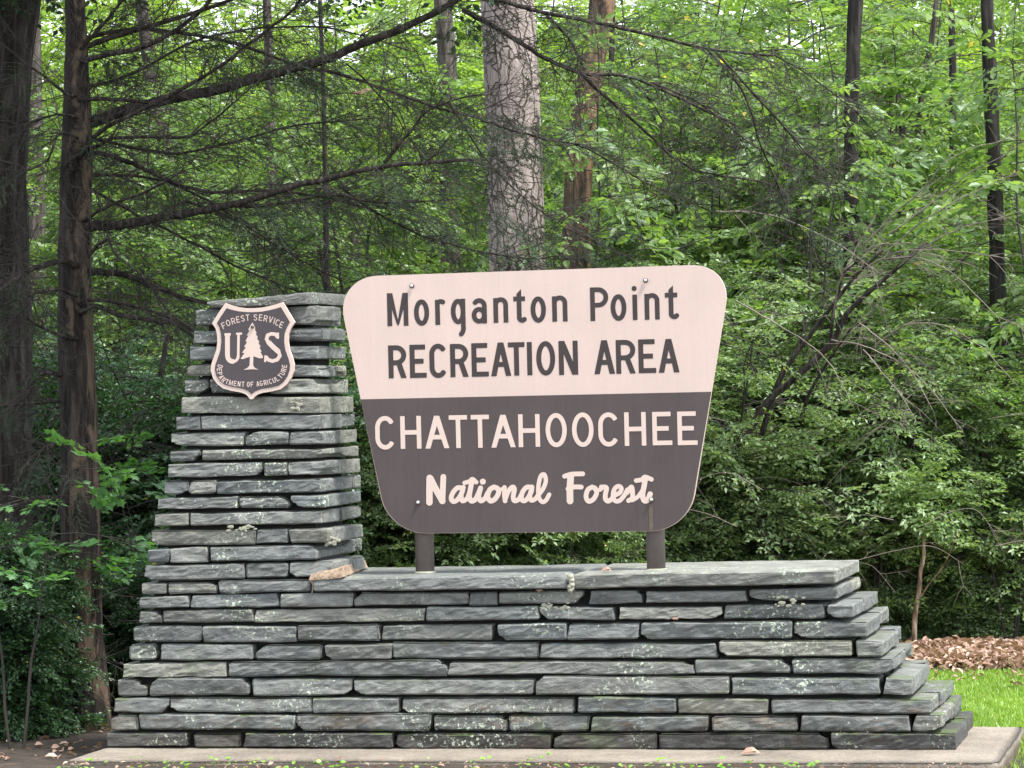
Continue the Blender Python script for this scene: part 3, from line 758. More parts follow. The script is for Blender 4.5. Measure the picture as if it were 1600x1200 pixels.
# footing
fz = float(at_y(760, 1171, -0.04)[2])
fl = at_z(1560, 1191, fz); fb = at_z(1592, 1134, fz)
def footing():
    x1 = fl[0]; x0 = at_y(162, 1171, 0)[0]; y0, y1 = fl[1], fb[1]
    nx, ny = 120, 22
    xs = np.linspace(x0, x1, nx); ys = np.linspace(y0, y1, ny)
    X, Y = np.meshgrid(xs, ys)
    V = np.stack([X.ravel(), Y.ravel(), np.full(X.size, fz)], 1); V[:, 2] += vnoise(V, 6, 3) * 0.003 + vnoise(V, 40, 4) * 0.0015
    i = np.arange(nx * ny).reshape(ny, nx)
    rim = np.concatenate([i[0, :], i[1:, -1], i[-1, -2::-1], i[-2:0:-1, 0]])
    V[rim, 2] -= 0.006
    V[rim, :2] += np.stack([vnoise(V[rim], 9, 8), vnoise(V[rim], 11, 9)], 1) * 0.006
    Fq = np.stack([i[:-1, :-1].ravel(), i[:-1, 1:].ravel(), i[1:, 1:].ravel(), i[1:, :-1].ravel()], 1)
    faces = [Fq]; allV = [V]; prev = rim; off = len(V)
    for k, (dz, grow_) in enumerate(((-0.012, 0.006), (-0.05, 0.008), (-0.16, 0.012))):
        R_ = V[rim].copy(); R_[:, 2] += dz
        cxy = np.array([(x0 + x1) / 2, (y0 + y1) / 2]); R_[:, :2] += np.sign(R_[:, :2] - cxy) * 0 + np.stack([np.where(np.isclose(R_[:, 0], x1, atol=.02), grow_, np.where(np.isclose(R_[:, 0], x0, atol=.02), -grow_, 0)), np.where(np.isclose(R_[:, 1], y0, atol=.02), -grow_, np.where(np.isclose(R_[:, 1], y1, atol=.02), grow_, 0))], 1)
        R_[:, :2] += np.stack([vnoise(R_, 20, k), vnoise(R_, 22, k + 5)], 1) * 0.004
        ids = np.arange(off, off + len(R_)); allV.append(R_); off += len(R_)
        a, b = prev, ids
        faces.append(np.stack([a, b, np.roll(b, -1), np.roll(a, -1)], 1)[:, ::-1]); prev = ids
    return mesh_np('footing', np.vstack(allV), faces, True)
link('footing', footing(), M['concrete'], monument)

# ================================================================== THE SIGN
capz = at_y(663, 897, 0.42)[2]
YP = 0.42
# post base Y so that the foot meets the cap top
pb = at_z(663, 895, capTopZ - 0.002); YP = float(pb[1])
YS = YP - 0.07
sign = empty('forest_sign', (0, 0, 0), 'large cream and brown trapezoid sign on two brown pipe posts', 'sign')
def fillet_outline(pts, n=14):
    """pts: list of (x,y,r1,r2) polygon corners with bezier rounding; r in px along in/out edges"""
    out = []
    m = len(pts)
    for i in range(m):
        p = np.array(pts[i][:2], float); a = np.array(pts[i - 1][:2], float); b = np.array(pts[(i + 1) % m][:2], float); r = pts[i][2]
        if r == 0: out.append(tuple(p)); continue
        ua = (a - p) / np.linalg.norm(a - p); ub = (b - p) / np.linalg.norm(b - p)
        A, B = p + ua * r, p + ub * r
        for t in np.linspace(0, 1, n):
            k = 0.56
            c1, c2 = A + (p - A) * k, B + (p - B) * k
            q = (1 - t) ** 3 * A + 3 * (1 - t) ** 2 * t * c1 + 3 * (1 - t) * t * t * c2 + t ** 3 * B; out.append(tuple(q))
    return out
BOARD = fillet_outline([(523, 432.5, 0), (1144, 411.5, 0), (1144, 411.6, 0)], 2)
BOARD = fillet_outline([(524, 433, 66), (1144, 412, 64), (1076, 829.5, 58), (607, 834, 58)])
def slab_from_px(name, px, Y, thick, mat, parent, bev=0.0):
    P = np.array([at_y(x, y, Y) for x, y in px]); n = len(P)
    V = list(P) + [p + np.array([0, thick, 0]) for p in P]
    Fc = [tuple(range(n))[::-1], tuple(range(n, 2 * n))] + [(i, (i + 1) % n, n + (i + 1) % n, n + i) for i in range(n)]
    me = mesh_py(name, V, Fc); 
    return link(name, me, mat, parent)
slab_from_px('upper_panel', BOARD, YS, 0.02, M['pink'], sign)
# brown lower field: part of the outline under the dividing line
def clip_below(px, y_at):
    out = []
    n = len(px)
    for i in range(n):
        a, b = px[i], px[(i + 1) % n]; fa, fb_ = a[1] - y_at(a[0]), b[1] - y_at(b[0])
        if fa > 0: out.append(a)
        if fa * fb_ < 0:
            t = fa / (fa - fb_); out.append((a[0] + (b[0] - a[0]) * t, a[1] + (b[1] - a[1]) * t))
    return out
cen = np.array([835, 720])
low = clip_below(BOARD, lambda x: 624 - 12 * (x - 560) / 555)
low = [tuple(np.array(p) + (cen - np.array(p)) / np.linalg.norm(cen - np.array(p)) * 1.1) if p[1] > 626 else p for p in low]
slab_from_px('lower_panel', low, YS - 0.003, 0.0025, M['brown'], sign)

# --- letters from strokes, contoured by marching squares
def seg_box(P, a, b, h, flat=True):
    a = np.array(a, float); b = np.array(b, float); d = b - a; l = np.linalg.norm(d) + 1e-9; d = d / l
    q = P - a; u = q @ d; v = q[:, 0] * -d[1] + q[:, 1] * d[0]
    if flat:
        return np.maximum(np.maximum(-u, u - l), np.abs(v) - h)
    uc = np.clip(u, 0, l); return np.sqrt((u - uc) ** 2 + v ** 2) - h
def sd_strokes(P, strokes):
    out = np.full(len(P), 1e9)
    for s in strokes:
        kind = s[0]
        if kind == 'L':
            pts, h = s[1], s[2]
            for i in range(len(pts) - 1):
                out = np.minimum(out, seg_box(P, pts[i], pts[i + 1], h, True))
            for i in range(1, len(pts) - 1):
                out = np.minimum(out, np.hypot(P[:, 0] - pts[i][0], P[:, 1] - pts[i][1]) - h)
        elif kind == 'R':
            pts, h = s[1], s[2]
            for i in range(len(pts) - 1): out = np.minimum(out, seg_box(P, pts[i], pts[i + 1], h, False))
        elif kind == 'D': out = np.minimum(out, np.hypot(P[:, 0] - s[1][0], P[:, 1] - s[1][1]) - s[2])
        elif kind == 'P': out = np.minimum(out, poly_sd(P, s[1]))
        elif kind == 'X': out = np.maximum(out, -poly_sd(P, s[1]))
    return out
def poly_sd(P, poly):
    poly = np.asarray(poly, float); n = len(poly); d = np.full(len(P), 1e18); inside = np.zeros(len(P), bool)
    for i in range(n):
        a, b = poly[i], poly[(i + 1) % n]; e = b - a; w_ = P - a
        t = np.clip((w_ @ e) / (e @ e + 1e-12), 0, 1); q = w_ - t[:, None] * e; d = np.minimum(d, (q ** 2).sum(1))
        c = ((a[1] > P[:, 1]) != (b[1] > P[:, 1])) & (P[:, 0] < (b[0] - a[0]) * (P[:, 1] - a[1]) / (b[1] - a[1] + 1e-12) + a[0])
        inside ^= c
    return np.where(inside, -1, 1) * np.sqrt(d)
def arc(cx, cy, rx, ry, a0, a1, n=14):
    t = np.radians(np.linspace(a0, a1, n)); return [(cx + rx * math.cos(k), cy + ry * math.sin(k)) for k in t]
MS = {1: [(0, 'a', 'd')], 2: [(1, 'b', 'a')], 4: [(2, 'c', 'b')], 8: [(3, 'd', 'c')]}
def contour(sd, x0, y0, x1, y1, step):
    nx, ny = int((x1 - x0) / step) + 2, int((y1 - y0) / step) + 2
    xs = x0 + np.arange(nx) * step; ys = y0 + np.arange(ny) * step
    X, Y = np.meshgrid(xs, ys); D = sd(np.stack([X.ravel(), Y.ravel()], 1)).reshape(ny, nx)
    I = D < 0; V = []; Fc = []; cache = {}
    def vert(x, y):
        k = (round(x * 1000), round(y * 1000))
        if k not in cache: cache[k] = len(V); V.append((x, y))
        return cache[k]
    S = I[:-1, :-1].astype(int) + I[:-1, 1:] + I[1:, 1:] + I[1:, :-1]
    for j in range(ny - 1):
        row = S[j]; i = 0
        while i < nx - 1:
            if row[i] == 4:
                k = i
                while k < nx - 1 and row[k] == 4: k += 1
                Fc.append((vert(xs[i], ys[j]), vert(xs[k], ys[j]), vert(xs[k], ys[j + 1]), vert(xs[i], ys[j + 1]))); i = k; continue
            if row[i] > 0:
                c = [(xs[i], ys[j], D[j, i]), (xs[i + 1], ys[j], D[j, i + 1]), (xs[i + 1], ys[j + 1], D[j + 1, i + 1]), (xs[i], ys[j + 1], D[j + 1, i])]
                poly = []
                for m in range(4):
                    a, b = c[m], c[(m + 1) % 4]
                    if a[2] < 0: poly.append(vert(a[0], a[1]))
                    if (a[2] < 0) != (b[2] < 0):
                        t = a[2] / (a[2] - b[2]); poly.append(vert(a[0] + (b[0] - a[0]) * t, a[1] + (b[1] - a[1]) * t))
                poly = [p for n_, p in enumerate(poly) if p != poly[n_ - 1]]
                if len(poly) >= 3: Fc.append(tuple(poly))
            i += 1
    return V, Fc
def print_shape(name, sd, box, step, Y, mat, parent, label=None):
    V, Fc = contour(sd, *box, step)
    me = mesh_py(name, [at_y(x, y, Y) for x, y in V], [f[::-1] for f in Fc])
    o = link(name, me, mat, parent)
    if label: o['label'] = label
    return o

def glyph(ch, x0, x1, y0, y1, h, h2=None):
    """strokes for a character filling the box; h half stroke width"""
    w_, H = x1 - x0, y1 - y0; l, r_, t, b = x0 + h, x1 - h, y0 + h, y1 - h; cx, cy_ = (x0 + x1) / 2, (y0 + y1) / 2
    rx, ry = (r_ - l) / 2, (b - t) / 2
    L = lambda *p: ('L', list(p), h)
    if ch == 'I': return [L((cx, y0), (cx, y1))]
    if ch == 'H': return [L((l, y0), (l, y1)), L((r_, y0), (r_, y1)), L((l, cy_), (r_, cy_))]
    if ch == 'E': return [L((l, y0), (l, y1)), L((x0, t), (x1 - w_ * .06, t)), L((x0, b), (x1, b)), L((l, cy_), (x1 - w_ * .17, cy_))]
    if ch == 'F': return [L((l, y0), (l, y1)), L((x0, t), (x1, t)), L((l, cy_), (x1 - w_ * .15, cy_))]
    if ch == 'L': return [L((l, y0), (l, y1)), L((x0, b), (x1, b))]
    if ch == 'T': return [L((cx, y0), (cx, y1)), L((x0, t), (x1, t))]
    if ch == 'O': return [('R', arc(cx, cy_, rx, ry, 0, 360, 28), h)]
    if ch == 'U': return [L((l, y0), (l, b - rx)), L((r_, y0), (r_, b - rx)), ('R', arc(cx, b - rx, rx, rx, 0, 180), h)]
    if ch == 'V': return [L((l, y0), (cx, y1 - h * .4)), L((r_, y0), (cx, y1 - h * .4))]
    if ch == 'C':
        k = rx; return [L(*arc(cx, t + k * 1.25, rx, k * 1.25, -28, -180, 14), *arc(cx, b - k * 1.25, rx, k * 1.25, 180, 28, 14))]
    if ch == 'G':
        k = rx; return [L(*arc(cx, t + k * 1.25, rx, k * 1.25, -28, -180, 14), *arc(cx, b - k * 1.25, rx, k * 1.25, 180, 0, 14)), L((r_, b - k), (r_, cy_)), L((x1, cy_ + h), (cx, cy_ + h))]
    if ch == 'S':
        k = (b - t) / 4; return [L(*arc(cx, t + k, rx, k, -20, -200, 12), *arc(cx, b - k, rx, k, -70, 160, 16))]
    if ch == 'D': return [L((l, y0), (l, y1)), L((x0, t), (cx, t)), L((x0, b), (cx, b)), ('R', arc(cx, cy_, r_ - cx, ry, -90, 90), h)]
    if ch in 'PR':
        m = y0 + H * (0.53 if ch == 'R' else 0.53); k = (m - t) / 2; q = r_ - k
        s = [L((l, y0), (l, y1)), L((x0, t), (q, t)), L((x0, m), (q, m)), ('R', arc(q, t + k, k, k, -90, 90), h)]
        if ch == 'R': s.append(('P', [(cx - h * .6, m), (cx + h * 1.6, m), (x1, y1), (x1 - 2.25 * h, y1)]))
        return s
    if ch == 'A':
        tw = h * 1.15
        s = [('P', [(cx - tw, y0), (cx + tw, y0), (x1, y1), (x1 - 2.2 * h, y1), (cx, y0 + 4.4 * h), (x0 + 2.2 * h, y1), (x0, y1)]), L((x0 + w_ * .28, y0 + H * .655), (x1 - w_ * .28, y0 + H * .655))]
        return s
    if ch == 'N': return [L((l, y0), (l, y1)), L((r_, y0), (r_, y1)), ('P', [(x0, y0), (x0 + 2.4 * h, y0), (x1, y1), (x1 - 2.4 * h, y1)])]
    if ch == 'M': return [L((l, y0), (l, y1)), L((r_, y0), (r_, y1)), ('P', [(x0, y0), (x0 + 2.3 * h, y0), (cx + h * .2, y1 - h * 1.5), (cx, y1), (cx - .6 * h, y1 - h)]), ('P', [(x1, y0), (x1 - 2.3 * h, y0), (cx - h * .2, y1 - h * 1.5), (cx, y1), (cx + .6 * h, y1 - h)])]
    # lower case (box is the x-height box)
    if ch == 'o': return [('R', arc(cx, cy_, rx, ry, 0, 360, 28), h)]
    if ch == 'r': return [L((l, y0 + h * .3), (l, y1)), L((l, y0 + h * 1.6), *arc(l + rx * 1.0, y0 + h + rx * .62, rx * .95, rx * .6, -120, -25, 8))]
    if ch == 'n': return [L((l, y0 + h * .3), (l, y1)), L((r_, y0 + rx + h), (r_, y1)), ('R', arc(cx, y0 + rx + h, rx, rx, -180, 0), h)]
    if ch == 'i': return [L((cx, y0), (cx, y1))]
    if ch == 'a':
        k = (b - t) * .29; return [L((r_, y0 + H * .32), (r_, y1)), L(*arc(cx, t + rx, rx, rx, -155, 0, 12), (r_, cy_)), ('R', arc(cx - h * .1, b - k, rx, k, 0, 360, 24), h)]
    if ch == 'g': return [('R', arc(cx, cy_, rx, ry, 0, 360, 28), h), L((r_, y0), (r_, y1 + H * .16), *arc(r_ - rx * .9, y1 + H * .16, rx * .9, H * .26, 10, 75, 6))]
    if ch == 't': return [('P', [(cx - h * 1.1, y0 + h * 2), (cx + h * .9, y0), (cx + h * .9, y1 - H * .1), (cx - h * 1.1, y1 - H * .1)]), L((x0, y0 + H * .29), (x1, y0 + H * .29)), L((cx - h * .1, y1 - H * .2), *arc(cx - h * .1 + rx * .8, b - rx * .75, rx * .8, rx * .8, 180, 20, 10))]
    return []
def z1(X, Y): return 560 + X / 5.3333, 410 + Y / 5.3333
def put_text(items, ox, oy, h, mat, Y, slope=-0.027, lean=0.024):
    for (ch, X0, X1, Y0, Y1) in items:
        x0, x1, y0, y1 = ox + X0 / 5.3333, ox + X1 / 5.3333, oy + Y0 / 5.3333, oy + Y1 / 5.3333
        cx, cyy = (x0 + x1) / 2, (y0 + y1) / 2
        st = glyph(ch, x0, x1, y0, y1, h)
        extra = 0
        if ch == 'i': st = st + [('D', (cx - 0.6, y0 - 9.6), 4.0)]
        def sd(P, st=st, cx=cx, cyy=cyy):
            # shear into the sign's perspective
            u = P[:, 0] - lean * (P[:, 1] - cyy); v = P[:, 1] - slope * (P[:, 0] - cx)
            return sd_strokes(np.stack([u, v], 1), st)
        print_shape('letter', sd, (x0 - 4, y0 - 16, x1 + 4, y1 + 24), 0.55, Y, mat, sign)
row1 = [('M', 240, 415, 255, 530), ('o', 463, 590, 308, 528), ('r', 640, 732, 305, 520), ('g', 770, 892, 303, 515), ('a', 945, 1070, 298, 510), ('n', 1125, 1248, 290, 503), ('t', 1292, 1390, 222, 502), ('o', 1435, 1563, 283, 503)]
row1b = [('n', 68, 195, 275, 493), ('P', 385, 537, 207, 487), ('o', 555, 687, 265, 487), ('i', 738, 778, 268, 480), ('n', 838, 963, 255, 477), ('t', 1008, 1112, 190, 472)]
row2 = [('R', 250, 400, 690, 965), ('E', 428, 567, 685, 962), ('C', 592, 738, 677, 963), ('R', 765, 917, 678, 955), ('E', 943, 1085, 672, 952), ('A', 1103, 1272, 667, 947), ('T', 1248, 1387, 665, 943), ('I', 1403, 1450, 663, 940), ('O', 1482, 1640, 655, 943)]
row2b = [('N', 123, 283, 653, 937), ('A', 417, 590, 648, 930), ('R', 600, 762, 645, 927), ('E', 787, 933, 640, 922), ('A', 953, 1127, 637, 918)]
row3 = [('C', 140, 305, 160, 440), ('H', 350, 523, 160, 433), ('A', 555, 755, 158, 430), ('T', 755, 908, 153, 427), ('T', 938, 1090, 150, 425), ('A', 1105, 1308, 150, 422), ('H', 1333, 1512, 145, 418)]
row3b = [('O', 13, 190, 135, 420), ('O', 233, 413, 130, 418), ('C', 452, 623, 130, 415), ('H', 670, 850, 128, 408), ('E', 903, 1067, 125, 403), ('E', 1112, 1277, 122, 402)]
YL = YS - 0.0045
put_text(row1, 560, 410, 3.7, M['letter_brown'], YS - 0.0010); put_text(row1b, 850, 410, 3.7, M['letter_brown'], YS - 0.0010)
put_text(row2, 560, 410, 3.9, M['letter_brown'], YS - 0.0010, -0.024); put_text(row2b, 850, 410, 3.9, M['letter_brown'], YS - 0.0010, -0.024)
put_text(row3, 560, 620, 3.55, M['pink2'], YS - 0.0042, -0.02); put_text(row3b, 850, 620, 3.55, M['pink2'], YS - 0.0042, -0.02)
def script(strokes, ox, oy, label):
    st = [];xs = []; ys = []
    for (pts, rad) in strokes:
        q = np.array([(ox + a / 5.3333, oy + b / 5.3333) for a, b in pts])
        if len(q) > 2: q = smooth_line(np.hstack([q, np.zeros((len(q), 1))]), len(q) * 5)[:, :2]
        st.append(('R', [tuple(p) for p in q], rad / 5.3333)) if len(q) > 1 else st.append(('D', tuple(q[0]), rad / 5.3333))
        xs += list(q[:, 0]); ys += list(q[:, 1])
    print_shape('word', lambda P: sd_strokes(P, st), (min(xs) - 7, min(ys) - 7, max(xs) + 7, max(ys) + 7), 0.6, YS - 0.0042, M['pink2'], sign, label)
script([([(594, 676), (592, 780), (592, 880)], 27), ([(600, 680), (645, 770), (700, 868)], 27), ([(708, 668), (704, 770), (700, 868)], 24),
        ([(866, 762), (828, 758), (790, 795), (773, 845), (792, 873), (828, 855), (862, 800), (874, 755)], 20), ([(872, 760), (858, 820), (866, 868), (905, 848), (925, 800)], 19),
        ([(950, 690), (935, 760), (925, 830), (940, 868), (975, 855), (1003, 800), (1018, 760)], 21), ([(885, 717), (925, 705), (950, 686), (982, 712)], 18),
        ([(1018, 765), (1003, 830), (1020, 868), (1055, 845), (1078, 800)], 20), ([(1037, 707)], 25),
        ([(1130, 752), (1095, 775), (1078, 830), (1100, 868), (1140, 850), (1168, 800), (1160, 765), (1130, 752)], 21), ([(1160, 775), (1200, 768), (1215, 755)], 15),
        ([(1217, 755), (1216, 810), (1222, 868)], 19), ([(1224, 850), (1248, 790), (1285, 752), (1300, 775), (1290, 830), (1300, 866), (1335, 855), (1360, 815)], 20),
        ([(1440, 752), (1400, 755), (1368, 795), (1358, 845), (1378, 868), (1412, 845), (1440, 790), (1446, 752)], 20), ([(1446, 755), (1430, 820), (1440, 862), (1475, 850), (1510, 800)], 19),
        ([(1500, 820), (1540, 765), (1562, 700), (1548, 648), (1518, 665), (1500, 750), (1505, 840), (1535, 876), (1565, 860), (1590, 815)], 18)], 560, 620, 'script word National')
script([([(222, 670), (216, 770), (217, 868)], 28), ([(172, 662), (230, 645), (322, 642)], 20), ([(200, 768), (250, 752), (310, 752)], 20),
        ([(402, 752), (366, 775), (350, 830), (370, 870), (410, 855), (438, 805), (428, 765), (402, 752)], 20), ([(425, 775), (470, 775), (488, 752)], 15),
        ([(478, 752), (520, 758), (512, 810), (512, 850), (535, 870), (570, 845), (595, 810)], 20),
        ([(590, 820), (630, 800), (645, 765), (622, 745), (590, 765), (575, 820), (590, 865), (630, 865), (670, 820), (695, 775)], 19),
        ([(690, 800), (728, 752), (738, 800), (735, 845), (705, 865)], 20), ([(735, 862), (780, 835), (820, 780), (838, 740)], 17),
        ([(845, 680), (835, 740), (822, 810), (832, 862), (862, 862), (885, 810)], 22), ([(768, 698), (815, 690), (842, 668), (895, 688)], 19)], 850, 620, 'script word Forest')
# bolts, rust run, posts
def disc(name, p, r, depth, mat, parent, n=14):
    V = []; 
    for y, rr in ((0, r), (-depth * 0.6, r), (-depth, r * 0.75)):
        V += [(p[0] + rr * math.cos(t), p[1] + y, p[2] + rr * math.sin(t)) for t in np.linspace(0, 2 * math.pi, n, endpoint=False)]
    V.append((p[0], p[1] - depth * 1.05, p[2]))
    Fc = [(k * n + i, k * n + (i + 1) % n, (k + 1) * n + (i + 1) % n, (k + 1) * n + i) for k in range(2) for i in range(n)] + [(2 * n + i, 2 * n + (i + 1) % n, 3 * n) for i in range(n)]
    return link(name, mesh_py(name, V, Fc, True), mat, parent)
for (bx, by) in ((643.5, 446.8), (1008.7, 438.2), (653.3, 785.3), (1018, 781)):
    yy = YS - 0.007
    wsh = disc('bolt', at_y(bx, by, yy), 0.0125, 0.004, M['washer'], sign)
    disc('bolt_head', at_y(bx - .3, by - .2, yy - 0.0045), 0.0075, 0.008, M['bolt'], wsh)
slab_from_px('rust_streak', [(1013.6, 788), (1019.5, 788), (1021, 829), (1014.6, 829.2)], YS - 0.0045, 0.001, M['rust'], sign)
for pxm in ((649.5, 678.5), (1010.5, 1040)):
    cxp = sum(pxm) / 2; pbase = at_z(cxp, 895 if cxp < 800 else 890, capTopZ - 0.004)
    Pc = np.array([at_y(cxp, 880, YP)[0], YP, 0])
    r_ = 0.5 * abs(at_y(pxm[1], 870, YP)[0] - at_y(pxm[0], 870, YP)[0])
    ztop = at_y(cxp, 432, YP)[2] - 0.02
    P = np.array([[Pc[0], YP, capTopZ - 0.03], [Pc[0], YP, capTopZ + 0.3], [Pc[0], YP, ztop]])
    V, fl_ = tube(P, [r_ * .98] * 3, 28)
    link('post', mesh_np('post', V, fl_, True), M['pipe'], sign)
    # grout collar at the foot
    Vc, fc_ = tube(np.array([[Pc[0], YP, capTopZ - 0.004], [Pc[0], YP, capTopZ + 0.004], [Pc[0], YP, capTopZ + 0.008]]), [r_ * 1.22, r_ * 1.12, r_ * 0.9], 24)
    link('grout_collar', mesh_np('grout_collar', Vc, fc_, True), M['mortar_grey'], sign)

# ================================================================== SHIELD
def z8(X, Y): return 320 + X / 6.6667, 460 + Y / 6.6667
shield = empty('shield_sign', (0, 0, 0), 'small cream and brown shield with a pine tree on the stone pillar', 'sign')
YH = 0.045
sh = [(212, 92), (280, 116), (350, 133), (430, 142), (500, 143), (590, 137), (660, 124), (740, 104), (810, 80), (850, 146), (937, 290), (895, 355), (872, 420), (868, 490), (880, 570), (910, 650), (930, 730), (925, 800), (900, 870), (850, 940), (790, 988), (700, 1010), (600, 1025), (550, 1042), (520, 1065), (497, 1092), (470, 1092), (450, 1062), (425, 1040), (380, 1022), (280, 1004), (190, 980), (130, 935), (85, 872), (62, 790), (68, 725), (95, 650), (122, 570), (131, 490), (127, 415), (112, 355), (75, 300), (140, 195)]
shp = [z8(*p) for p in sh]
slab_from_px('rim', shp, YH, 0.016, M['pink2'], shield)
bbx = (325, 468, 465, 630)
print_shape('field', lambda P: poly_sd(P, shp) + 6.3, bbx, 0.45, YH - 0.0025, M['brown2'], shield)
tree = [(497, 293), (528, 350), (520, 362), (540, 402), (530, 410), (553, 448), (543, 458), (570, 498), (557, 504), (583, 545), (568, 552), (592, 592), (580, 600), (608, 655), (590, 667), (560, 663), (530, 652), (506, 645), (504, 740), (520, 765), (560, 784), (500, 779), (400, 786), (445, 765), (466, 740), (470, 648), (430, 662), (400, 674), (372, 672), (412, 612), (388, 606), (428, 552), (408, 546), (440, 498), (424, 486), (452, 432), (438, 424), (466, 376), (452, 368), (478, 320)]
trp = [z8(*p) for p in tree]
print_shape('pine_emblem', lambda P: poly_sd(P, trp), (370, 500, 415, 582), 0.35, YH - 0.0034, M['pink2'], shield)
sU = [('L', [z8(236, 405), z8(236, 640)], 3.8), ('R', [z8(*q) for q in arc(290, 640, 52, 58, 180, 90, 8)], 3.7), ('R', [z8(*q) for q in arc(290, 640, 58, 62, 90, 0, 8)], 2.2), ('L', [z8(348, 640), z8(352, 405)], 2.0), ('L', [z8(204, 418), z8(270, 414)], 1.9), ('L', [z8(326, 411), z8(388, 408)], 1.7)]
print_shape('letter', lambda P: sd_strokes(P, sU), (347, 516, 382, 572), 0.35, YH - 0.0034, M['pink2'], shield)
sS = [('R', [z8(*q) for q in [(755, 440), (735, 415), (695, 410), (655, 425), (643, 465), (665, 510), (720, 560), (770, 600), (782, 640), (755, 680), (705, 695), (660, 680), (640, 655)]], 2.8), ('R', [z8(*q) for q in [(670, 505), (715, 550), (762, 592)]], 3.9), ('L', [z8(762, 398), z8(762, 462)], 1.7), ('L', [z8(632, 635), z8(628, 705)], 1.7)]
print_shape('letter', lambda P: sd_strokes(P, sS), (408, 515, 444, 572), 0.35, YH - 0.0034, M['pink2'], shield)
def arc_letter(ch, X, Y, rot, wz, hz, hw=0.62):
    cx, cyy = z8(X, Y); w_, h_ = wz / 6.6667, hz / 6.6667
    st = glyph(ch, -w_ / 2, w_ / 2, -h_ / 2, h_ / 2, hw); a = math.radians(rot); c, s = math.cos(a), math.sin(a)
    def sd(P):
        q = P - np.array([cx, cyy]); return sd_strokes(np.stack([q[:, 0] * c + q[:, 1] * s, -q[:, 0] * s + q[:, 1] * c], 1), st)
    print_shape('letter', sd, (cx - 7, cyy - 7, cx + 7, cyy + 7), 0.3, YH - 0.0034, M['pink2'], shield)
for ch, X, Y, rt_, wz in [('F', 196, 325, -24, 38), ('O', 243, 297, -20, 44), ('R', 297, 278, -15, 40), ('E', 346, 262, -11, 36), ('S', 395, 250, -7, 38), ('T', 446, 242, -4, 40), ('S', 527, 240, 3, 38), ('E', 582, 241, 6, 36), ('R', 634, 251, 9, 40), ('V', 687, 262, 13, 42), ('I', 725, 277, 16, 12), ('C', 757, 293, 19, 38), ('E', 799, 317, 23, 36)]:
    arc_letter(ch, X, Y, rt_, wz, 66)
base = np.array([(165, 728), (152, 790), (165, 850), (205, 898), (270, 920), (350, 932), (430, 937), (520, 935), (610, 923), (690, 905), (750, 880), (795, 842), (822, 790), (832, 728)], float)
bl = smooth_line(np.hstack([base, np.zeros((len(base), 1))]), 300)[:, :2]
cum = np.concatenate([[0], np.cumsum(np.linalg.norm(np.diff(bl, axis=0), axis=1))])
txt = 'DEPARTMENT OF AGRICULTURE'; wd = {'I': 0.45, ' ': 0.45, 'M': 1.25}
ws = np.array([wd.get(c_, 1.0) for c_ in txt]); cs = (np.cumsum(ws) - ws / 2) / ws.sum()
for c_, f_ in zip(txt, cs):
    if c_ == ' ': continue
    s_ = f_ * cum[-1]; i = int(np.searchsorted(cum, s_)); i = min(max(i, 3), 296); tg = bl[i + 3] - bl[i - 3]
    arc_letter(c_, bl[i][0], bl[i][1], math.degrees(math.atan2(tg[1], tg[0])), {'I': 11, 'M': 40}.get(c_, 30), 54, 0.58)
disc('bolt', at_y(*z8(497, 340), YH - 0.006), 0.008, 0.006, M['washer'], shield)
#@@WOODS
# ================================================================== WOODS
def px_line(pts, d0, d1=None, n=None):
    d1 = d0 if d1 is None else d1; m = len(pts)
    P = np.array([at_d(x, y, d0 + (d1 - d0) * i / max(1, m - 1)) for i, (x, y) in enumerate(pts)])
    return smooth_line(P, n or max(8, 5 * m))
def wpx(w, d): return w * d / F / 2
def mk_trunk(parent, pts, widths, d, mat, rough=0.06, ridge=0, sides=28, step=0.05, seed=0, name='trunk'):
    """trunk through pixel points at constant depth, continued straight down to the ground and up past the frame"""
    P = np.array([at_d(x, y, d) for x, y in pts]); r = np.array([wpx(w_, d) for w_ in widths])
    o = np.argsort(P[:, 2]); P, r = P[o], r[o]
    if P[0][2] > 0.0:
        dv = (P[1] - P[0]); dv = dv / max(dv[2], 1e-3); q = P[0] - dv * (P[0][2] + 0.05) * 0.6; q[2] = -0.05
        P = np.vstack([q, P]); r = np.concatenate([[r[0] * 1.25], r])
    L = P[-1][2] - P[0][2]; n = max(8, int(L / step))
    Q = smooth_line(np.hstack([P, r[:, None]])[:, :3], n); rr = np.interp(np.linspace(0, 1, n), np.linspace(0, 1, len(r)), r)
    V, fl_ = tube(Q, rr, sides, True, rough, seed, ridge)
    return link(name, mesh_np(name, V, fl_, True), mat, parent), Q, rr

def dead_twigs(r, P, r0, n, lmin, lmax, spread=1.0, depth=2, gravity=0.05):
    """fine bare twigs off a polyline; returns segs"""
    out = []
    T = np.gradient(P, axis=0); T /= np.linalg.norm(T, axis=1)[:, None] + 1e-9
    for _ in range(n):
        i = r.integers(1, len(P) - 1); p = P[i]; l = r.uniform(lmin, lmax)
        side = r.normal(size=3) * np.array([1, 1, 0.55]); side -= side @ T[i] * T[i]; side /= np.linalg.norm(side) + 1e-9
        d = T[i] * r.uniform(0.3, 1.0) + side * spread * r.uniform(0.4, 1.0); d /= np.linalg.norm(d)
        k = 6; t = np.linspace(0, 1, k)[:, None]
        bend = r.normal(0, 0.18, 3)
        Q = p + d * l * t + bend * l * t ** 2 + np.array([0, 0, -gravity]) * l * t ** 2 + np.cumsum(r.normal(0, 0.012 * l, (k, 3)), 0) * (t > 0)
        out.append(poly_segs(Q, r0, r0 * 0.35))
        if depth > 1: out += dead_twigs(r, Q, r0 * 0.6, int(r.integers(2, 6)), l * 0.25, l * 0.55, spread, depth - 1, gravity)
    return out

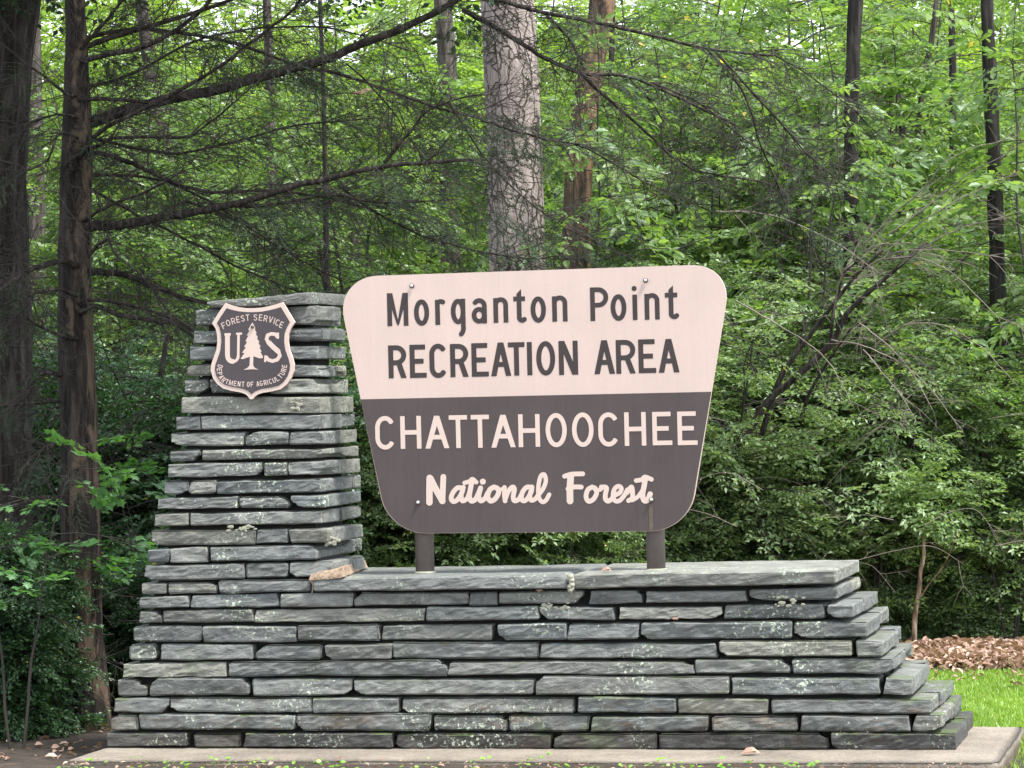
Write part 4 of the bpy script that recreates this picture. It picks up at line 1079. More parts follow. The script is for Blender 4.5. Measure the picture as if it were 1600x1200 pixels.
# ---- the hemlock at the left, in front of the woods
DH = 17.2
hb = at_d(133, 1142, DH)
hem = empty('hemlock_tree', (0, 0, 0), 'dark hemlock at left with many long bare branches reaching right over the signs', 'tree')
tr, TQ, TR = mk_trunk(hem, [(138, 1170), (130, 1000), (126, 850), (122, 650), (118, 450), (120, 300), (122, 180), (120, 60), (117, -60), (112, -600), (110, -1400)],
                      [84, 68, 62, 56, 52, 50, 42, 34, 30, 24, 12], DH, M['bark_hem'], 0.10, 5, 36, 0.035, 3)
HB = [
 ([(145,190),(200,170),(260,155),(340,140),(420,118),(500,98),(560,75),(620,52),(680,22),(740,-8),(820,-50)], 17, 8, 17.2, 17.0),
 ([(722,14),(797,54),(850,88),(910,112),(975,116),(1060,147),(1150,190)], 8, 3, 17.0, 17.3),
 ([(905,110),(955,157),(1025,217),(1060,248),(1110,273),(1208,287)], 6, 2, 17.1, 17.5),
 ([(740,-8),(790,0),(850,17),(955,38),(1025,52),(1110,72),(1205,82)], 8, 3, 17.0, 16.7),
 ([(1205,82),(1260,115),(1341,178)], 3, 1.5, 16.7, 16.6), ([(850,20),(885,60),(905,100)], 5, 4, 17.0, 17.1),
 ([(1100,70),(1155,136),(1183,224),(1211,290),(1236,346),(1285,399)], 4, 1.8, 16.9, 17.3),
 ([(1020,130),(1096,161),(1180,224),(1306,297)], 4, 1.5, 17.1, 17.5), ([(1115,76),(1208,182),(1257,241),(1327,294)], 4, 1.5, 16.9, 17.0),
 ([(140,352),(196,348),(262,336),(336,322),(420,301),(507,276),(587,258),(675,250),(745,243)], 15, 4, 17.2, 16.8),
 ([(600,255),(640,210),(675,171),(740,150)], 6, 2, 16.9, 16.8), ([(336,322),(430,320),(520,305),(600,316),(700,311)], 6, 2, 17.0, 17.2),
 ([(140,66),(180,52),(224,38),(315,7),(400,-30)], 10, 5, 17.2, 17.4), ([(143,91),(245,66),(315,21),(340,-10)], 8, 5, 17.2, 16.8),
 ([(135,60),(180,50),(245,52),(367,73),(455,101),(560,126),(675,168),(752,189),(808,210),(867,227),(916,238),(990,280),(1070,320)], 6, 2, 17.3, 18.0),
 ([(130,70),(175,21),(210,-20)], 6, 4, 17.2, 17.0), ([(125,245),(150,207),(210,175),(315,122),(385,70),(455,18),(480,-20)], 7, 4, 17.1, 16.4),
 ([(105,259),(157,227),(185,217),(280,220),(315,206),(350,182),(399,140)], 7, 2, 17.1, 16.6), ([(147,150),(196,150),(240,158)], 7, 4, 17.1, 16.9),
 ([(147,238),(196,252),(255,280),(315,301),(402,301),(490,311),(560,330)], 7, 3, 17.2, 17.6), ([(140,343),(170,325),(210,308),(252,287),(294,262)], 6, 3, 17.2, 16.7),
 ([(150,276),(231,283),(315,315),(370,350),(420,400)], 5, 2, 17.3, 17.8),
 ([(145,424),(196,430),(245,449),(280,463),(322,474)], 11, 6, 17.3, 17.8), ([(150,482),(196,498),(227,505),(273,512),(306,533)], 8, 5, 17.1, 16.9),
 ([(147,468),(217,477),(280,501),(306,515)], 6, 3, 17.1, 16.9),
 ([(165,368),(182,400),(224,438),(245,466),(273,494),(304,514)], 4.5, 3, 16.9, 16.7), ([(138,402),(152,385),(165,370)], 6, 4, 17.1, 16.9),
 ([(100,143),(70,120),(31,98)], 5, 3, 17.1, 16.9), ([(98,178),(60,190),(35,203)], 4, 3, 17.1, 16.9), ([(95,210),(78,245),(63,262),(30,280)], 5, 2, 17.1, 16.8),
 ([(95,410),(62,420),(35,435),(0,460),(-40,490)], 9, 5, 17.1, 16.8), ([(91,456),(40,470),(0,484)], 6, 4, 17.1, 16.9), ([(86,524),(60,515),(35,501),(21,473)], 6, 3, 17.1, 16.9),
 ([(93,585),(78,583),(60,589),(40,620)], 9, 4, 17.2, 17.0), ([(95,690),(75,697),(60,708),(35,736),(15,790)], 9, 5, 17.2, 16.9), ([(96,625),(60,629),(0,634)], 6, 3, 17.2, 17.0),
 ([(98,781),(60,784),(35,792),(0,808),(-30,830)], 9, 6, 17.2, 16.9), ([(95,860),(60,905),(30,960),(0,1010)], 6, 3, 17.1, 17.0), ([(100,900),(60,880),(20,905),(-20,950)], 7, 4, 17.1, 17.0),
 ([(150,690),(190,672),(230,640)], 4, 2, 17.3, 17.8), ([(150,130),(210,110),(300,60),(400,40),(520,45),(640,80)], 5, 2, 17.4, 18.2),
 ([(145,300),(220,340),(300,380),(380,420),(470,455),(540,470)], 5, 2, 17.4, 18.2), ([(146,220),(260,240),(360,225),(470,200),(600,190)], 5, 2, 17.4, 18.0),
 ([(290,315),(380,350),(460,400),(540,440)], 4, 2, 17.5, 18.0), ([(530,290),(600,340),(690,380),(790,400),(900,405)], 4, 1.6, 17.2, 18.0),
 ([(700,160),(770,260),(860,340),(960,390)], 3, 1.5, 17.4, 18.0), ([(540,100),(600,160),(650,230),(720,330)], 3, 1.5, 17.2, 17.4),
]
nsprays = [make_spray(900 + k, 0.42, 0.017, gap=0.33, side_gap=0.10, side_len=0.42, droop=0.25, jn=0.5) for k in range(6)]
hr = np.random.default_rng(11); hbush = Bush(); tw = []; needle_lines = []
for k, (pts, w0, w1, d0, d1) in enumerate(HB):
    if 85 <= pts[0][0] <= 156 and k != 26: pts = [(122, pts[0][1] + 6)] + pts; w0 *= 1.12
    if w0 > 5: w0 *= 1.06; w1 *= 1.06
    P = px_line(pts, d0, d1); n = len(P); L = np.linalg.norm(np.diff(P, axis=0), axis=1).sum()
    P = P + np.cumsum(hr.normal(0, 0.0025, P.shape), 0)
    V, fl_ = tube(P, np.linspace(wpx(w0, d0), wpx(w1, d1), n), 8, True, 0.10, k)
    link('branch', mesh_np('branch', V, fl_, True), M['branch'], hem)
    tw += dead_twigs(hr, P, 0.0032, int(L * 26), 0.15, 0.65, 1.0, 3)
    x = [p[0] for p in pts]; xm = max(x)
    for _ in range(int(L * 9)):
        f = hr.random() ** 0.6; i = int(f * (n - 2)) + 1; T = P[min(i + 1, n - 1)] - P[i - 1]
        cx_ = pts[0][0] + (pts[-1][0] - pts[0][0]) * f
        # the branches are bare near the trunk, leafy further out
        if cx_ > 150 and hr.random() > np.clip((cx_ - 180) / 350, 0.06, 0.8): continue
        if cx_ > 1000 and hr.random() < 0.55: continue
        hbush.put(nsprays[hr.integers(6)], P[i], math.atan2(T[1], T[0]) + hr.normal(0, 0.8), hr.normal(0.35, 0.3), hr.normal(0, 0.5), hr.uniform(0.6, 1.3), 0.6)
# a veil of hanging leafy branchlets further back in the crown, and the crown above the frame
for _ in range(80):
    px_, py_ = hr.uniform(330, 780), hr.uniform(70, 430); dd = hr.uniform(17.3, 19.0)
    hbush.put(nsprays[hr.integers(6)], at_d(px_, py_, dd), hr.normal(0.3, 0.7), hr.normal(0.3, 0.3), hr.normal(0, 0.5), hr.uniform(0.9, 1.5), 0.6)
V, fl_ = segs_mesh(np.vstack(tw)); tag(link('twigs', mesh_np('twigs', V, fl_, True), M['twig'], hem), kind='stuff')
me = hbush.leaf_mesh('foliage', (T_NEEDLE[0] * np.array([1, 1.1, 1]), T_NEEDLE[1])); tag(link('foliage', me, M['needle'], hem), kind='stuff')
tag(link('fine_twigs', hbush.twig_mesh('fine_twigs'), M['twig'], hem), kind='stuff')
# crown: limbs and foliage over the frame (it shades the left of the picture)
cb = Bush(); csprays = [make_spray(950 + k, 0.9, 0.055, gap=0.9, side_gap=0.12, side_len=0.5, droop=0.3, jn=0.4) for k in range(4)]
tb = []
for k in range(62):
    z = hr.uniform(4.3, 9.5); a = hr.uniform(0, 6.28); l = (2.7 - (z - 4.3) * 0.33) * hr.uniform(0.7, 1.1)
    i = int(np.argmin(np.abs(TQ[:, 2] - z))); p = TQ[i]
    t = np.linspace(0, 1, 7)[:, None]; Q = p + np.array([math.cos(a), math.sin(a), 0.12]) * l * t + np.array([0, 0, -0.12 * l]) * t ** 2
    tb.append(poly_segs(Q, 0.022, 0.005))
    for m in range(14):
        f = 0.15 + 0.85 * hr.random(); q = p + np.array([math.cos(a), math.sin(a), 0.12]) * l * f - np.array([0, 0, 0.12 * l * f * f])
        cb.put(csprays[hr.integers(4)], q, a + hr.normal(0, 0.9), hr.normal(0.2, 0.15), hr.normal(0, 0.2), hr.uniform(0.7, 1.2))
V, fl_ = segs_mesh(np.vstack(tb)); tag(link('limbs', mesh_np('limbs', V, fl_, True), M['branch'], hem), kind='stuff')
tag(link('crown', cb.leaf_mesh('crown'), M['needle'], hem), kind='stuff')

# ---- big furrowed trunk at the left edge
big = empty('old_tree', (0, 0, 0), 'thick tree with deeply furrowed bark at the left edge of the photo', 'tree')
mk_trunk(big, [(-15, 1080), (-12, 700), (-12, 450), (-14, 250), (-4, 110), (6, 0), (12, -120), (20, -500)], [130, 118, 112, 106, 104, 112, 112, 100], 19.0, M['bark_big'], 0.09, 12, 48, 0.04, 5)
bt = Bush(); 
P = px_line([(40, 240), (0, 260), (-60, 300)], 18.7); tw2 = []
for _ in range(60):
    a = at_d(hr.uniform(-20, 60), hr.uniform(200, 1100), 18.4); b_ = a + np.array([hr.normal(0, .35), hr.normal(0, .2), hr.normal(-.1, .25)])
    Q = np.array([a + (b_ - a) * t + hr.normal(0, .02, 3) for t in np.linspace(0, 1, 6)]); tw2.append(poly_segs(Q, 0.004, 0.002)); tw2 += dead_twigs(hr, Q, 0.002, 5, 0.1, 0.3, 1, 2)
V, fl_ = segs_mesh(np.vstack(tw2)); tag(link('twigs', mesh_np('twigs', V, fl_, True), M['twig'], big), kind='stuff')

# ---- pine behind the sign
pine = empty('pine_tree', (0, 0, 0), 'large pine trunk with pale pinkish plated bark rising behind the middle of the sign', 'tree')
mk_trunk(pine, [(812, 900), (810, 500), (808, 395), (806, 300), (802, 175), (793, 0), (788, -120), (780, -500)], [96, 90, 88, 88, 86, 84, 82, 74], 22.7, M['bark_pine'], 0.035, 0, 56, 0.04, 8)
snag = empty('dead_snag', (0, 0, 0), 'rotting trunk with peeling orange and brown bark, right of the large pine', 'dead tree')
mk_trunk(snag, [(899, 800), (902, 385), (904, 300), (910, 210), (925, 110), (940, 20), (946, -80)], [46, 44, 44, 40, 38, 38, 36], 24.2, M['bark_snag'], 0.13, 3, 36, 0.04, 9)

# ---- other trunks
TR_ = [
 ('slim_tree', 'dark straight trunk standing right of the sign, widest of those among the leaves there', [(1322, 700), (1330, 350), (1330, 175), (1337, 0), (1345, -150)], [27, 24, 22, 24, 22], 22.8, 'bark_dark'),
 ('slim_tree', 'black trunk near the right edge of the photo, partly veiled by leaves', [(1572, 800), (1561, 540), (1558, 402), (1551, 210), (1544, 56), (1540, -100)], [28, 27, 26, 22, 22, 20], 22.6, 'bark_dark'),
 ('slim_tree', 'thin leaning dark trunk in the upper right, left of the black one', [(1420, 420), (1439, 157), (1456, 60), (1470, -60)], [12, 9, 9, 8], 25.0, 'bark_grey'),
 ('slim_tree', 'thin dark trunk half hidden by leaves between two others at upper right', [(1484, 640), (1488, 420), (1489, 260), (1488, 80), (1484, -60)], [15, 13, 12, 11, 10], 27.0, 'bark_dark'),
 ('slim_tree', 'forked dark stem with bright gaps behind it, right of the arching bare shrub', [(1405, 500), (1410, 330), (1420, 280), (1411, 210), (1400, 120)], [14, 13, 12, 12, 9], 26.0, 'bark_grey'),
 ('slim_tree', 'grey trunk seen between the old tree and the hemlock at left', [(60, 700), (56, 343), (54, 196), (50, 0), (48, -80)], [32, 30, 28, 24, 24], 27.0, 'bark_grey'),
 ('slim_tree', 'leaning greyish trunk behind the hemlock branches, left of the pillar top', [(315, 700), (290, 378), (268, 270), (245, 175), (225, 40), (215, -60)], [24, 20, 20, 20, 19, 18], 35.0, 'bark_grey'),
 ('slim_tree', 'dim brown trunk behind the hemlock branches above the pillar', [(430, 600), (425, 330), (423, 190), (418, 40), (415, -60)], [20, 17, 16, 14, 14], 36.0, 'bark_grey'),
 ('slim_tree', 'very thin dark trunk crossed by hemlock twigs above the left end of the sign', [(512, 500), (508, 270), (505, 140), (500, 0)], [10, 8, 7, 6], 26.0, 'bark_dark'),
 ('slim_tree', 'pale brown trunk faint in the leaves left of the large pine', [(706, 500), (700, 140), (694, 35), (690, -60)], [32, 30, 28, 26], 40.0, 'bark_grey'),
 ('slim_tree', 'short grey-brown trunk showing just over the left part of the sign', [(565, 600), (560, 420), (553, 340), (550, 250)], [20, 18, 16, 14], 38.0, 'bark_grey'),
 ('slim_tree', 'dark trunk low in the leaves at the right edge beyond the lawn', [(1602, 900), (1592, 720), (1596, 560)], [30, 26, 22], 24.5, 'bark_dark'),
 ('slim_tree', 'black crooked trunk in the leaves above the right corner of the sign', [(1165, 520), (1175, 380), (1192, 310), (1204, 250)], [16, 14, 13, 8], 26.5, 'bark_dark'),
 ('slim_tree', 'bare dark trunk in the deep shade beside the left side of the pillar', [(215, 980), (228, 760), (243, 640), (262, 520)], [14, 12, 10, 7], 20.5, 'bark_dark'),
 ('slim_tree', 'thin dark trunk right behind the snag', [(960, 500), (953, 250), (958, 0), (962, -60)], [10, 9, 8, 8], 28.0, 'bark_dark'),
]
for k, (nm, lab, pts, ws_, d, bm) in enumerate(TR_):
    e = empty(nm, (0, 0, 0), lab, 'tree')
    _, Q, rr_ = mk_trunk(e, pts, ws_, d, M[bm], 0.12, 0, 14, 0.08, 20 + k)
    s_ = dead_twigs(hr, Q[len(Q) // 3:], 0.005, 10, 0.3, 1.0, 1.4, 3)
    V, fl_ = segs_mesh(np.vstack(s_)); tag(link('twigs', mesh_np('twigs', V, fl_, True), M['twig'], e), kind='stuff')

# ---- arching bare shrub at right of the sign
arch = empty('arching_shrub', (0, 0, 0), 'leaning shrub with slanting grey stems and arching bare pale twigs, right of the sign', 'shrub')
AR = [([(1160,690),(1201,626),(1236,596),(1299,536),(1320,494),(1355,459),(1404,417),(1446,380)], 13, 5, 'branch'),
 ([(1190,680),(1215,600),(1243,554),(1285,498),(1299,480),(1337,431),(1380,390)], 10, 4, 'branch'), ([(1250,660),(1267,610),(1306,547),(1340,500)], 7, 3, 'branch'),
 ([(1297,540),(1303,480),(1309,463),(1318,428),(1345,405)], 6, 3, 'branch')]
AT = [[(1299,531),(1337,538),(1372,550),(1418,578),(1460,617),(1505,673)], [(1348,547),(1376,582),(1404,617),(1428,669)], [(1365,543),(1390,522),(1425,505),(1477,508),(1530,540),(1586,599)],
 [(1341,505),(1372,529),(1418,578),(1450,640)], [(1390,403),(1442,407),(1495,435),(1558,498),(1600,520)], [(1344,388),(1407,325),(1446,297),(1495,245),(1600,210)], [(1390,367),(1450,320),(1512,269),(1560,245),(1610,215)],
 [(1404,417),(1450,380),(1520,350),(1600,335)], [(1380,400),(1440,350),(1500,310),(1590,270)], [(1350,420),(1400,395),(1480,390),(1580,400)], [(1299,500),(1310,450),(1330,410),(1370,385),(1420,380)], [(1150,470),(1215,510),(1285,560),(1330,640)],
 [(1120,330),(1200,330),(1300,370),(1380,420)]]
tw = []
for k, (pts, a_, b_, mt) in enumerate(AR):
    P = px_line(pts, 20.6, 20.2); V, fl_ = tube(P, np.linspace(wpx(a_, 20.5), wpx(b_, 20.5), len(P)), 8, True, 0.06, k)
    link('stem', mesh_np('stem', V, fl_, True), M[mt], arch); tw += dead_twigs(hr, P[len(P) // 2:], 0.003, 8, 0.15, 0.5, 1.2, 2)
for k, pts in enumerate(AT):
    P = px_line(pts, 20.2, 19.7); P += np.cumsum(hr.normal(0, 0.003, P.shape), 0)
    V, fl_ = tube(P, np.linspace(wpx(2.8, 20), wpx(1.0, 20), len(P)), 5, True)
    link('arching_twig', mesh_np('arching_twig', V, fl_, True), M['twig_pale'], arch); tw += dead_twigs(hr, P, 0.0020, 8, 0.12, 0.45, 0.8, 2, 0.15)
V, fl_ = segs_mesh(np.vstack(tw)); tag(link('twigs', mesh_np('twigs', V, fl_, True), M['twig_pale'], arch), kind='stuff')
# tan sapling by the litter
sap = empty('tan_sapling', (0, 0, 0), 'slender tan-barked sapling stem standing at the edge of the brown leaf litter', 'sapling')
P = px_line([(1428,1012),(1429,975),(1431,950),(1437,915),(1438,895),(1443,870),(1444,840),(1450,810)], 20.9)
V, fl_ = tube(P, np.linspace(wpx(8.5, 20.9), wpx(6, 20.9), len(P)), 10, True, 0.12, 4); link('trunk', mesh_np('trunk', V, fl_, True), M['tan_bark'], sap)
P = px_line([(1434,940),(1452,912),(1470,890),(1484,864),(1496,830)], 20.9, 20.5); V, fl_ = tube(P, np.linspace(0.006, 0.003, len(P)), 6); link('branch', mesh_np('branch', V, fl_, True), M['tan_bark'], sap)
b = Bush(); s0 = make_spray(78, 0.35, 0.045, jn=0.6)
for _ in range(90): b.put(s0, at_d(1455 + hr.normal(0, 50), 790 + hr.normal(0, 42), 20.85 + hr.normal(0, .15)), hr.uniform(0, 6.28), hr.normal(0, 0.3), 0, hr.uniform(0.6, 1.1))
tag(link('foliage', b.leaf_mesh('foliage'), M['leaf_shrub'], sap), kind='stuff')
for pts in ([(1281,7),(1299,122),(1306,245),(1309,367),(1312,460)], [(1500,330),(1505,480),(1500,640)]):
    e = empty('whip_sapling', (0, 0, 0), 'thin pale upright sapling whip with small leaves at ' + ('upper right beside the black-stemmed tree' if pts[0][0] < 1400 else 'right, between the thin dark trunks'), 'sapling')
    P = px_line(pts + [(pts[-1][0] + 4, 900)], 23.0); P += np.cumsum(hr.normal(0, 0.006, P.shape), 0); V, fl_ = tube(P, np.linspace(0.004, 0.010, len(P)), 6); link('stem', mesh_np('stem', V, fl_, True), M['bark_grey'], e)
    b = Bush(); s0 = make_spray(77, 0.22, 0.05)
    for p in np.repeat(P, 2, 0): b.put(s0, p, hr.uniform(0, 6.28), hr.normal(-0.1, 0.3), 0, hr.uniform(0.6, 1.1))
    tag(link('foliage', b.leaf_mesh('foliage'), M['leaf_shrub'], e), kind='stuff')

# ---- shrubs and understory, a few kinds, copied with shared meshes
print('protos'); 
SH = [grow(200 + k, 2.2, 12, 1.15, 0.040, 0.42, limb=0.5, start=0.05, step=0.085, arch=0.6, up=0.4, spr_per=4, trunk_r=0.012, side_gap=0.11, jn=0.85, gap=0.7) for k in range(4)]
UT = [grow(300 + k, 5.6, 3, 0.8, 0.075, 0.6, limb=1.15, start=0.10, step=0.12, arch=0.15, up=0.35, spr_per=4, trunk_r=0.03, side_gap=0.13, jn=0.55) for k in range(4)]
FT = [grow(400 + k, 11.0, 3, 1.4, 0.14, 1.0, limb=2.2, start=0.08, step=0.22, arch=0.1, up=0.4, spr_per=4, trunk_r=0.07, side_gap=0.14) for k in range(3)]
MPL = [grow(500 + k, 1.9, 2, 0.5, 0.065, 0.30, limb=0.55, start=0.45, step=0.13, arch=0.3, up=0.3, spr_per=2, T=T_MAPLE, trunk_r=0.01, opp=True, gap=1.1, jn=0.25, side_gap=0.2) for k in range(2)]
BIG = [grow(520 + k, 5.4, 2, 0.6, 0.115, 0.5, limb=0.9, start=0.25, step=0.16, arch=0.1, up=0.3, spr_per=2, T=T_OVAL, trunk_r=0.02, gap=0.9, jn=0.5, side_gap=0.25) for k in range(2)]
pr = np.random.default_rng(21)
ORD = ['first', 'second', 'third', 'fourth', 'fifth', 'sixth', 'seventh', 'eighth', 'ninth', 'tenth']
def scatter(kind, protos, cells, name, label, cat, group, mst, mlf, pn, smin=0.8, smax=1.15, sink=0.0):
    base_label = label
    for ci, (px_, d) in enumerate(cells):
        if kind[0] == 'o': label = base_label + ', ' + ORD[ci + (int(kind[1:]) if kind[1:] else 0)] + ' from the left'
        k = pr.integers(len(protos)); p = ground_at(px_, d); p[2] = -sink
        plant(name, protos[k][0], protos[k][1], p, pr.uniform(0, 6.28), pr.uniform(smin, smax), M[mst], M[mlf], label, cat, group, pn)
def jit_row(x0, x1, n, d, dj, xj=30): return [(x0 + (x1 - x0) * (i + 0.5) / n + pr.uniform(-xj, xj), d + pr.uniform(-dj, dj)) for i in range(n)]
# privet-like thicket right of and behind the sign
scatter('o', SH, jit_row(1120, 1720, 7, 22.3, 0.3), 'leafy_shrub', 'small-leaved shrub in the front row right of the sign', 'shrub', 'small-leaved shrubs right of the sign', 'twig', 'leaf_shrub', ('stems', 'foliage'), 0.9, 1.1)
scatter('o', SH, jit_row(1080, 1750, 7, 23.6, 0.5), 'leafy_shrub', 'taller small-leaved shrub in the second row right of the sign', 'shrub', 'small-leaved shrubs right of the sign', 'twig', 'leaf_shrub', ('stems', 'foliage'), 1.1, 1.4)
scatter('o', SH, jit_row(520, 1130, 7, 21.2, 0.6), 'leafy_shrub', 'small-leaved shrub seen under the sign board', 'shrub', 'small-leaved shrubs behind the sign', 'twig', 'leaf_shrub', ('stems', 'foliage'), 0.85, 1.15)
SD = [(mesh_s.copy(), mesh_l.copy()) for mesh_s, mesh_l in SH[:2]]  # same shrub meshes, recoloured below with the shade-darkened leaf
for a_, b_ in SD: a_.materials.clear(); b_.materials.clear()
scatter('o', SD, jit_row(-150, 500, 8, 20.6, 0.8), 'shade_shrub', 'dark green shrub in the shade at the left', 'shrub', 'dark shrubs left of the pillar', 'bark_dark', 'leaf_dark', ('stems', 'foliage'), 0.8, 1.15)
scatter('o', SD, jit_row(-140, 90, 4, 18.2, 0.4) + jit_row(180, 300, 2, 18.0, 0.2, 8) + jit_row(-100, 60, 3, 17.0, 0.2, 10), 'low_shade_shrub', 'low dark shrub around the foot of the hemlock', 'shrub', 'low dark shrubs around the hemlock foot', 'bark_dark', 'leaf_dark', ('stems', 'foliage'), 0.4, 0.6)  # low shrubs added to darken the bare ground; shade is in their leaf colour
bs = []
for _ in range(70):
    a = at_d(hr.uniform(-60, 190), hr.uniform(930, 1120), hr.uniform(16.6, 19)); d_ = np.array([hr.normal(0, .5), hr.normal(0, .2), hr.normal(0.05, .22)])
    Q = np.array([a + d_ * t + np.array([0, 0, -.12 * t * t]) for t in np.linspace(0, 1, 6)]) + np.cumsum(hr.normal(0, .01, (6, 3)), 0); Q[:, 2] = np.maximum(Q[:, 2], 0.01)
    bs.append(poly_segs(Q, 0.005, 0.002)); bs += dead_twigs(hr, Q, 0.0025, 4, 0.1, 0.4, 1, 2)
V, fl_ = segs_mesh(np.vstack(bs)); V[:, 2] = np.maximum(V[:, 2], 0.004)
tag(link('brush', mesh_np('brush', V, fl_, True), M['twig']), 'tangle of dead twigs on the dark ground around the hemlock foot', 'brush', kind='stuff')
# understory trees
for (rowd, n_, sc0, sc1) in ((25.6, 7, 0.75, 0.95), (29, 7, 0.85, 1.1), (33.0, 7, 0.95, 1.2), (38, 7, 1.1, 1.35)):
    for (px_, d) in jit_row(-250, 1850, n_, rowd, 0.9, 70):
        left = px_ < 830
        if left and px_ > -50 and rowd < 40 and pr.random() < (0.6 if rowd < 32 else 0.45): continue
        scatter('u', UT, [(px_, d)], 'understory_tree', 'young broadleaf tree in the green woods ' + ('behind the hemlock branches, left half' if left else 'right of the pine trunk'), 'tree',
                'young woodland trees, left half' if left else 'young woodland trees, right half', 'twig', 'leaf_mid', ('trunk', 'crown'), sc0, sc1)
for (rowd, n_, sc0, sc1) in ((44, 6, 0.65, 0.85), (54, 7, 0.85, 1.05), (66, 8, 0.9, 1.1), (80, 8, 1.1, 1.3)):
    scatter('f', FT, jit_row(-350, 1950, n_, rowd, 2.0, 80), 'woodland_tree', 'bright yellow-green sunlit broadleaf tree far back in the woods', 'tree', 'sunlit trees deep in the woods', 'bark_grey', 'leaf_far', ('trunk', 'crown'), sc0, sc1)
scatter('o', SH, jit_row(1230, 1680, 7, 21.85, 0.12), 'leafy_shrub', 'low small-leaved shrub bordering the leaf litter at right', 'shrub', 'low shrubs along the leaf litter', 'twig', 'leaf_shrub', ('stems', 'foliage'), 0.5, 0.72)
for (px_, d, sc, rz, lab) in ((932, 23.2, 0.92, 0.4, 'sapling with large oval leaves partly hiding the rotting snag'), (1245, 22.1, 0.88, 1.6, 'sapling with large oval leaves left of the slim dark trunk'), (1610, 22.0, 0.9, 3.3, 'sapling with large oval leaves right of the black trunk at far right')):
    plant('large_leaved_sapling', *BIG[int(px_) % 2], ground_at(px_, d), rz, sc, M['twig'], M['leaf_mid'], lab, 'sapling', None)
YL_ = [grow(640 + k, 2.6, 4, 0.8, 0.052, 0.42, limb=0.6, start=0.2, step=0.13, arch=0.3, up=0.3, spr_per=3, trunk_r=0.012, jn=0.5) for k in range(2)]
scatter('o', YL_, [(1150, 21.5), (1255, 21.9), (1345, 21.5), (1475, 21.7), (1570, 21.4)], 'light_green_shrub', 'lighter green shrub with spreading leafy sprays among the thicket at right', 'shrub', 'lighter shrubs in the right thicket', 'twig', 'leaf_mid', ('stems', 'foliage'), 0.6, 0.95)
scatter('o', YL_, [(600, 20.3), (760, 20.6), (930, 20.3)], 'light_green_shrub', 'lighter green shrub showing between wall and sign board', 'shrub', 'lighter shrubs under the sign board', 'twig', 'leaf_mid', ('stems', 'foliage'), 0.4, 0.6)
bs = []
for _ in range(26):
    x0_, y0_ = hr.uniform(1120, 1580), hr.uniform(640, 960); dx_ = hr.uniform(60, 190) * hr.choice([-1, 1]); dd = hr.uniform(20.3, 21.2)
    P = px_line([(x0_, y0_), (x0_ + dx_ * .35, y0_ - hr.uniform(5, 35)), (x0_ + dx_ * .7, y0_ - hr.uniform(0, 25)), (x0_ + dx_, y0_ + hr.uniform(-10, 45))], dd)
    bs.append(poly_segs(P, 0.0034, 0.0016)); bs += dead_twigs(hr, P, 0.0018, 3, 0.1, 0.35, 0.9, 2)
V, fl_ = segs_mesh(np.vstack(bs)); tag(link('bare_twigs', mesh_np('bare_twigs', V, fl_, True), M['twig_pale']), 'tangle of fine bare arching twigs running through the thicket at right', 'twigs', kind='stuff')
# maple saplings close by on the left; big-leaved sapling upper right
for (px_, d, sc, rz, lab) in ((5, 16.2, 0.9, 0.4, 'maple sapling with bright lobed leaves at the left edge, before the hemlock trunk'), (222, 18.6, 0.85, 1.0, 'maple sapling with dark lobed leaves between the hemlock trunk and the pillar')):
    plant('maple_sapling', *MPL[int(px_) % 2], ground_at(px_, d), rz, sc, M['twig'], M['leaf_maple'], lab, 'sapling', None)
for (px_, d, sc, rz, lab) in ((1275, 24.6, 1.0, 0.4, 'sapling with large oval leaves near the top right of the sign'), (1420, 25.2, 1.05, 2.0, 'sapling with large oval leaves left of the black trunk at right'), (1120, 25.2, 0.95, 3.0, 'sapling with large oval leaves at top, between pine and slim dark trunk')):
    plant('large_leaved_sapling', *BIG[int(px_) % 2], ground_at(px_, d), rz, sc, M['twig'], M['leaf_mid'], lab, 'sapling', None)
# bush in the thicket; its glow is the sun-brightened leaf colour
YB = grow(610, 2.9, 5, 0.9, 0.06, 0.4, limb=0.6, start=0.35, step=0.12, arch=0.4, spr_per=3, trunk_r=0.012)
plant('yellow_green_shrub', *YB, ground_at(1400, 22.9), 0.5, 1.0, M['twig'], M['leaf_far'], 'brighter yellow-green shrub standing behind the arching bare shrub', 'shrub')

# far mass of woods closing the view
fr = np.random.default_rng(31); n = 90000
fx = fr.uniform(-50, 14, n); fy = fr.uniform(85, 110, n); fzz = fr.uniform(0, 20, n)
keep = vnoise(np.stack([fx, fy, fzz * 1.3], 1), 0.55, 3) + vnoise(np.stack([fx, fy, fzz], 1), 1.7, 4) * 0.5 > -0.25
pos = np.stack([fx, fy, fzz], 1)[keep]; m_ = len(pos); a = fr.uniform(0, 6.28, m_)
nor = np.stack([fr.normal(0, .5, m_), fr.normal(0, .5, m_), np.ones(m_)], 1)
me = mesh_np('far_woods', *leaves_mesh(pos, np.stack([np.cos(a), np.sin(a), fr.normal(-.1, .4, m_)], 1), nor, fr.uniform(0.3, 0.6, m_)))
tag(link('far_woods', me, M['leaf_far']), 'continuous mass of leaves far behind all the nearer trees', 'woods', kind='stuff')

# ---- lawn, litter, foreground
edge = at_z(1540, 1052, 0)           # lawn meets litter
lx0, lx1, ly0, ly1 = fb[0] - 6.0, fb[0] + 9.0, -3.0, edge[1]
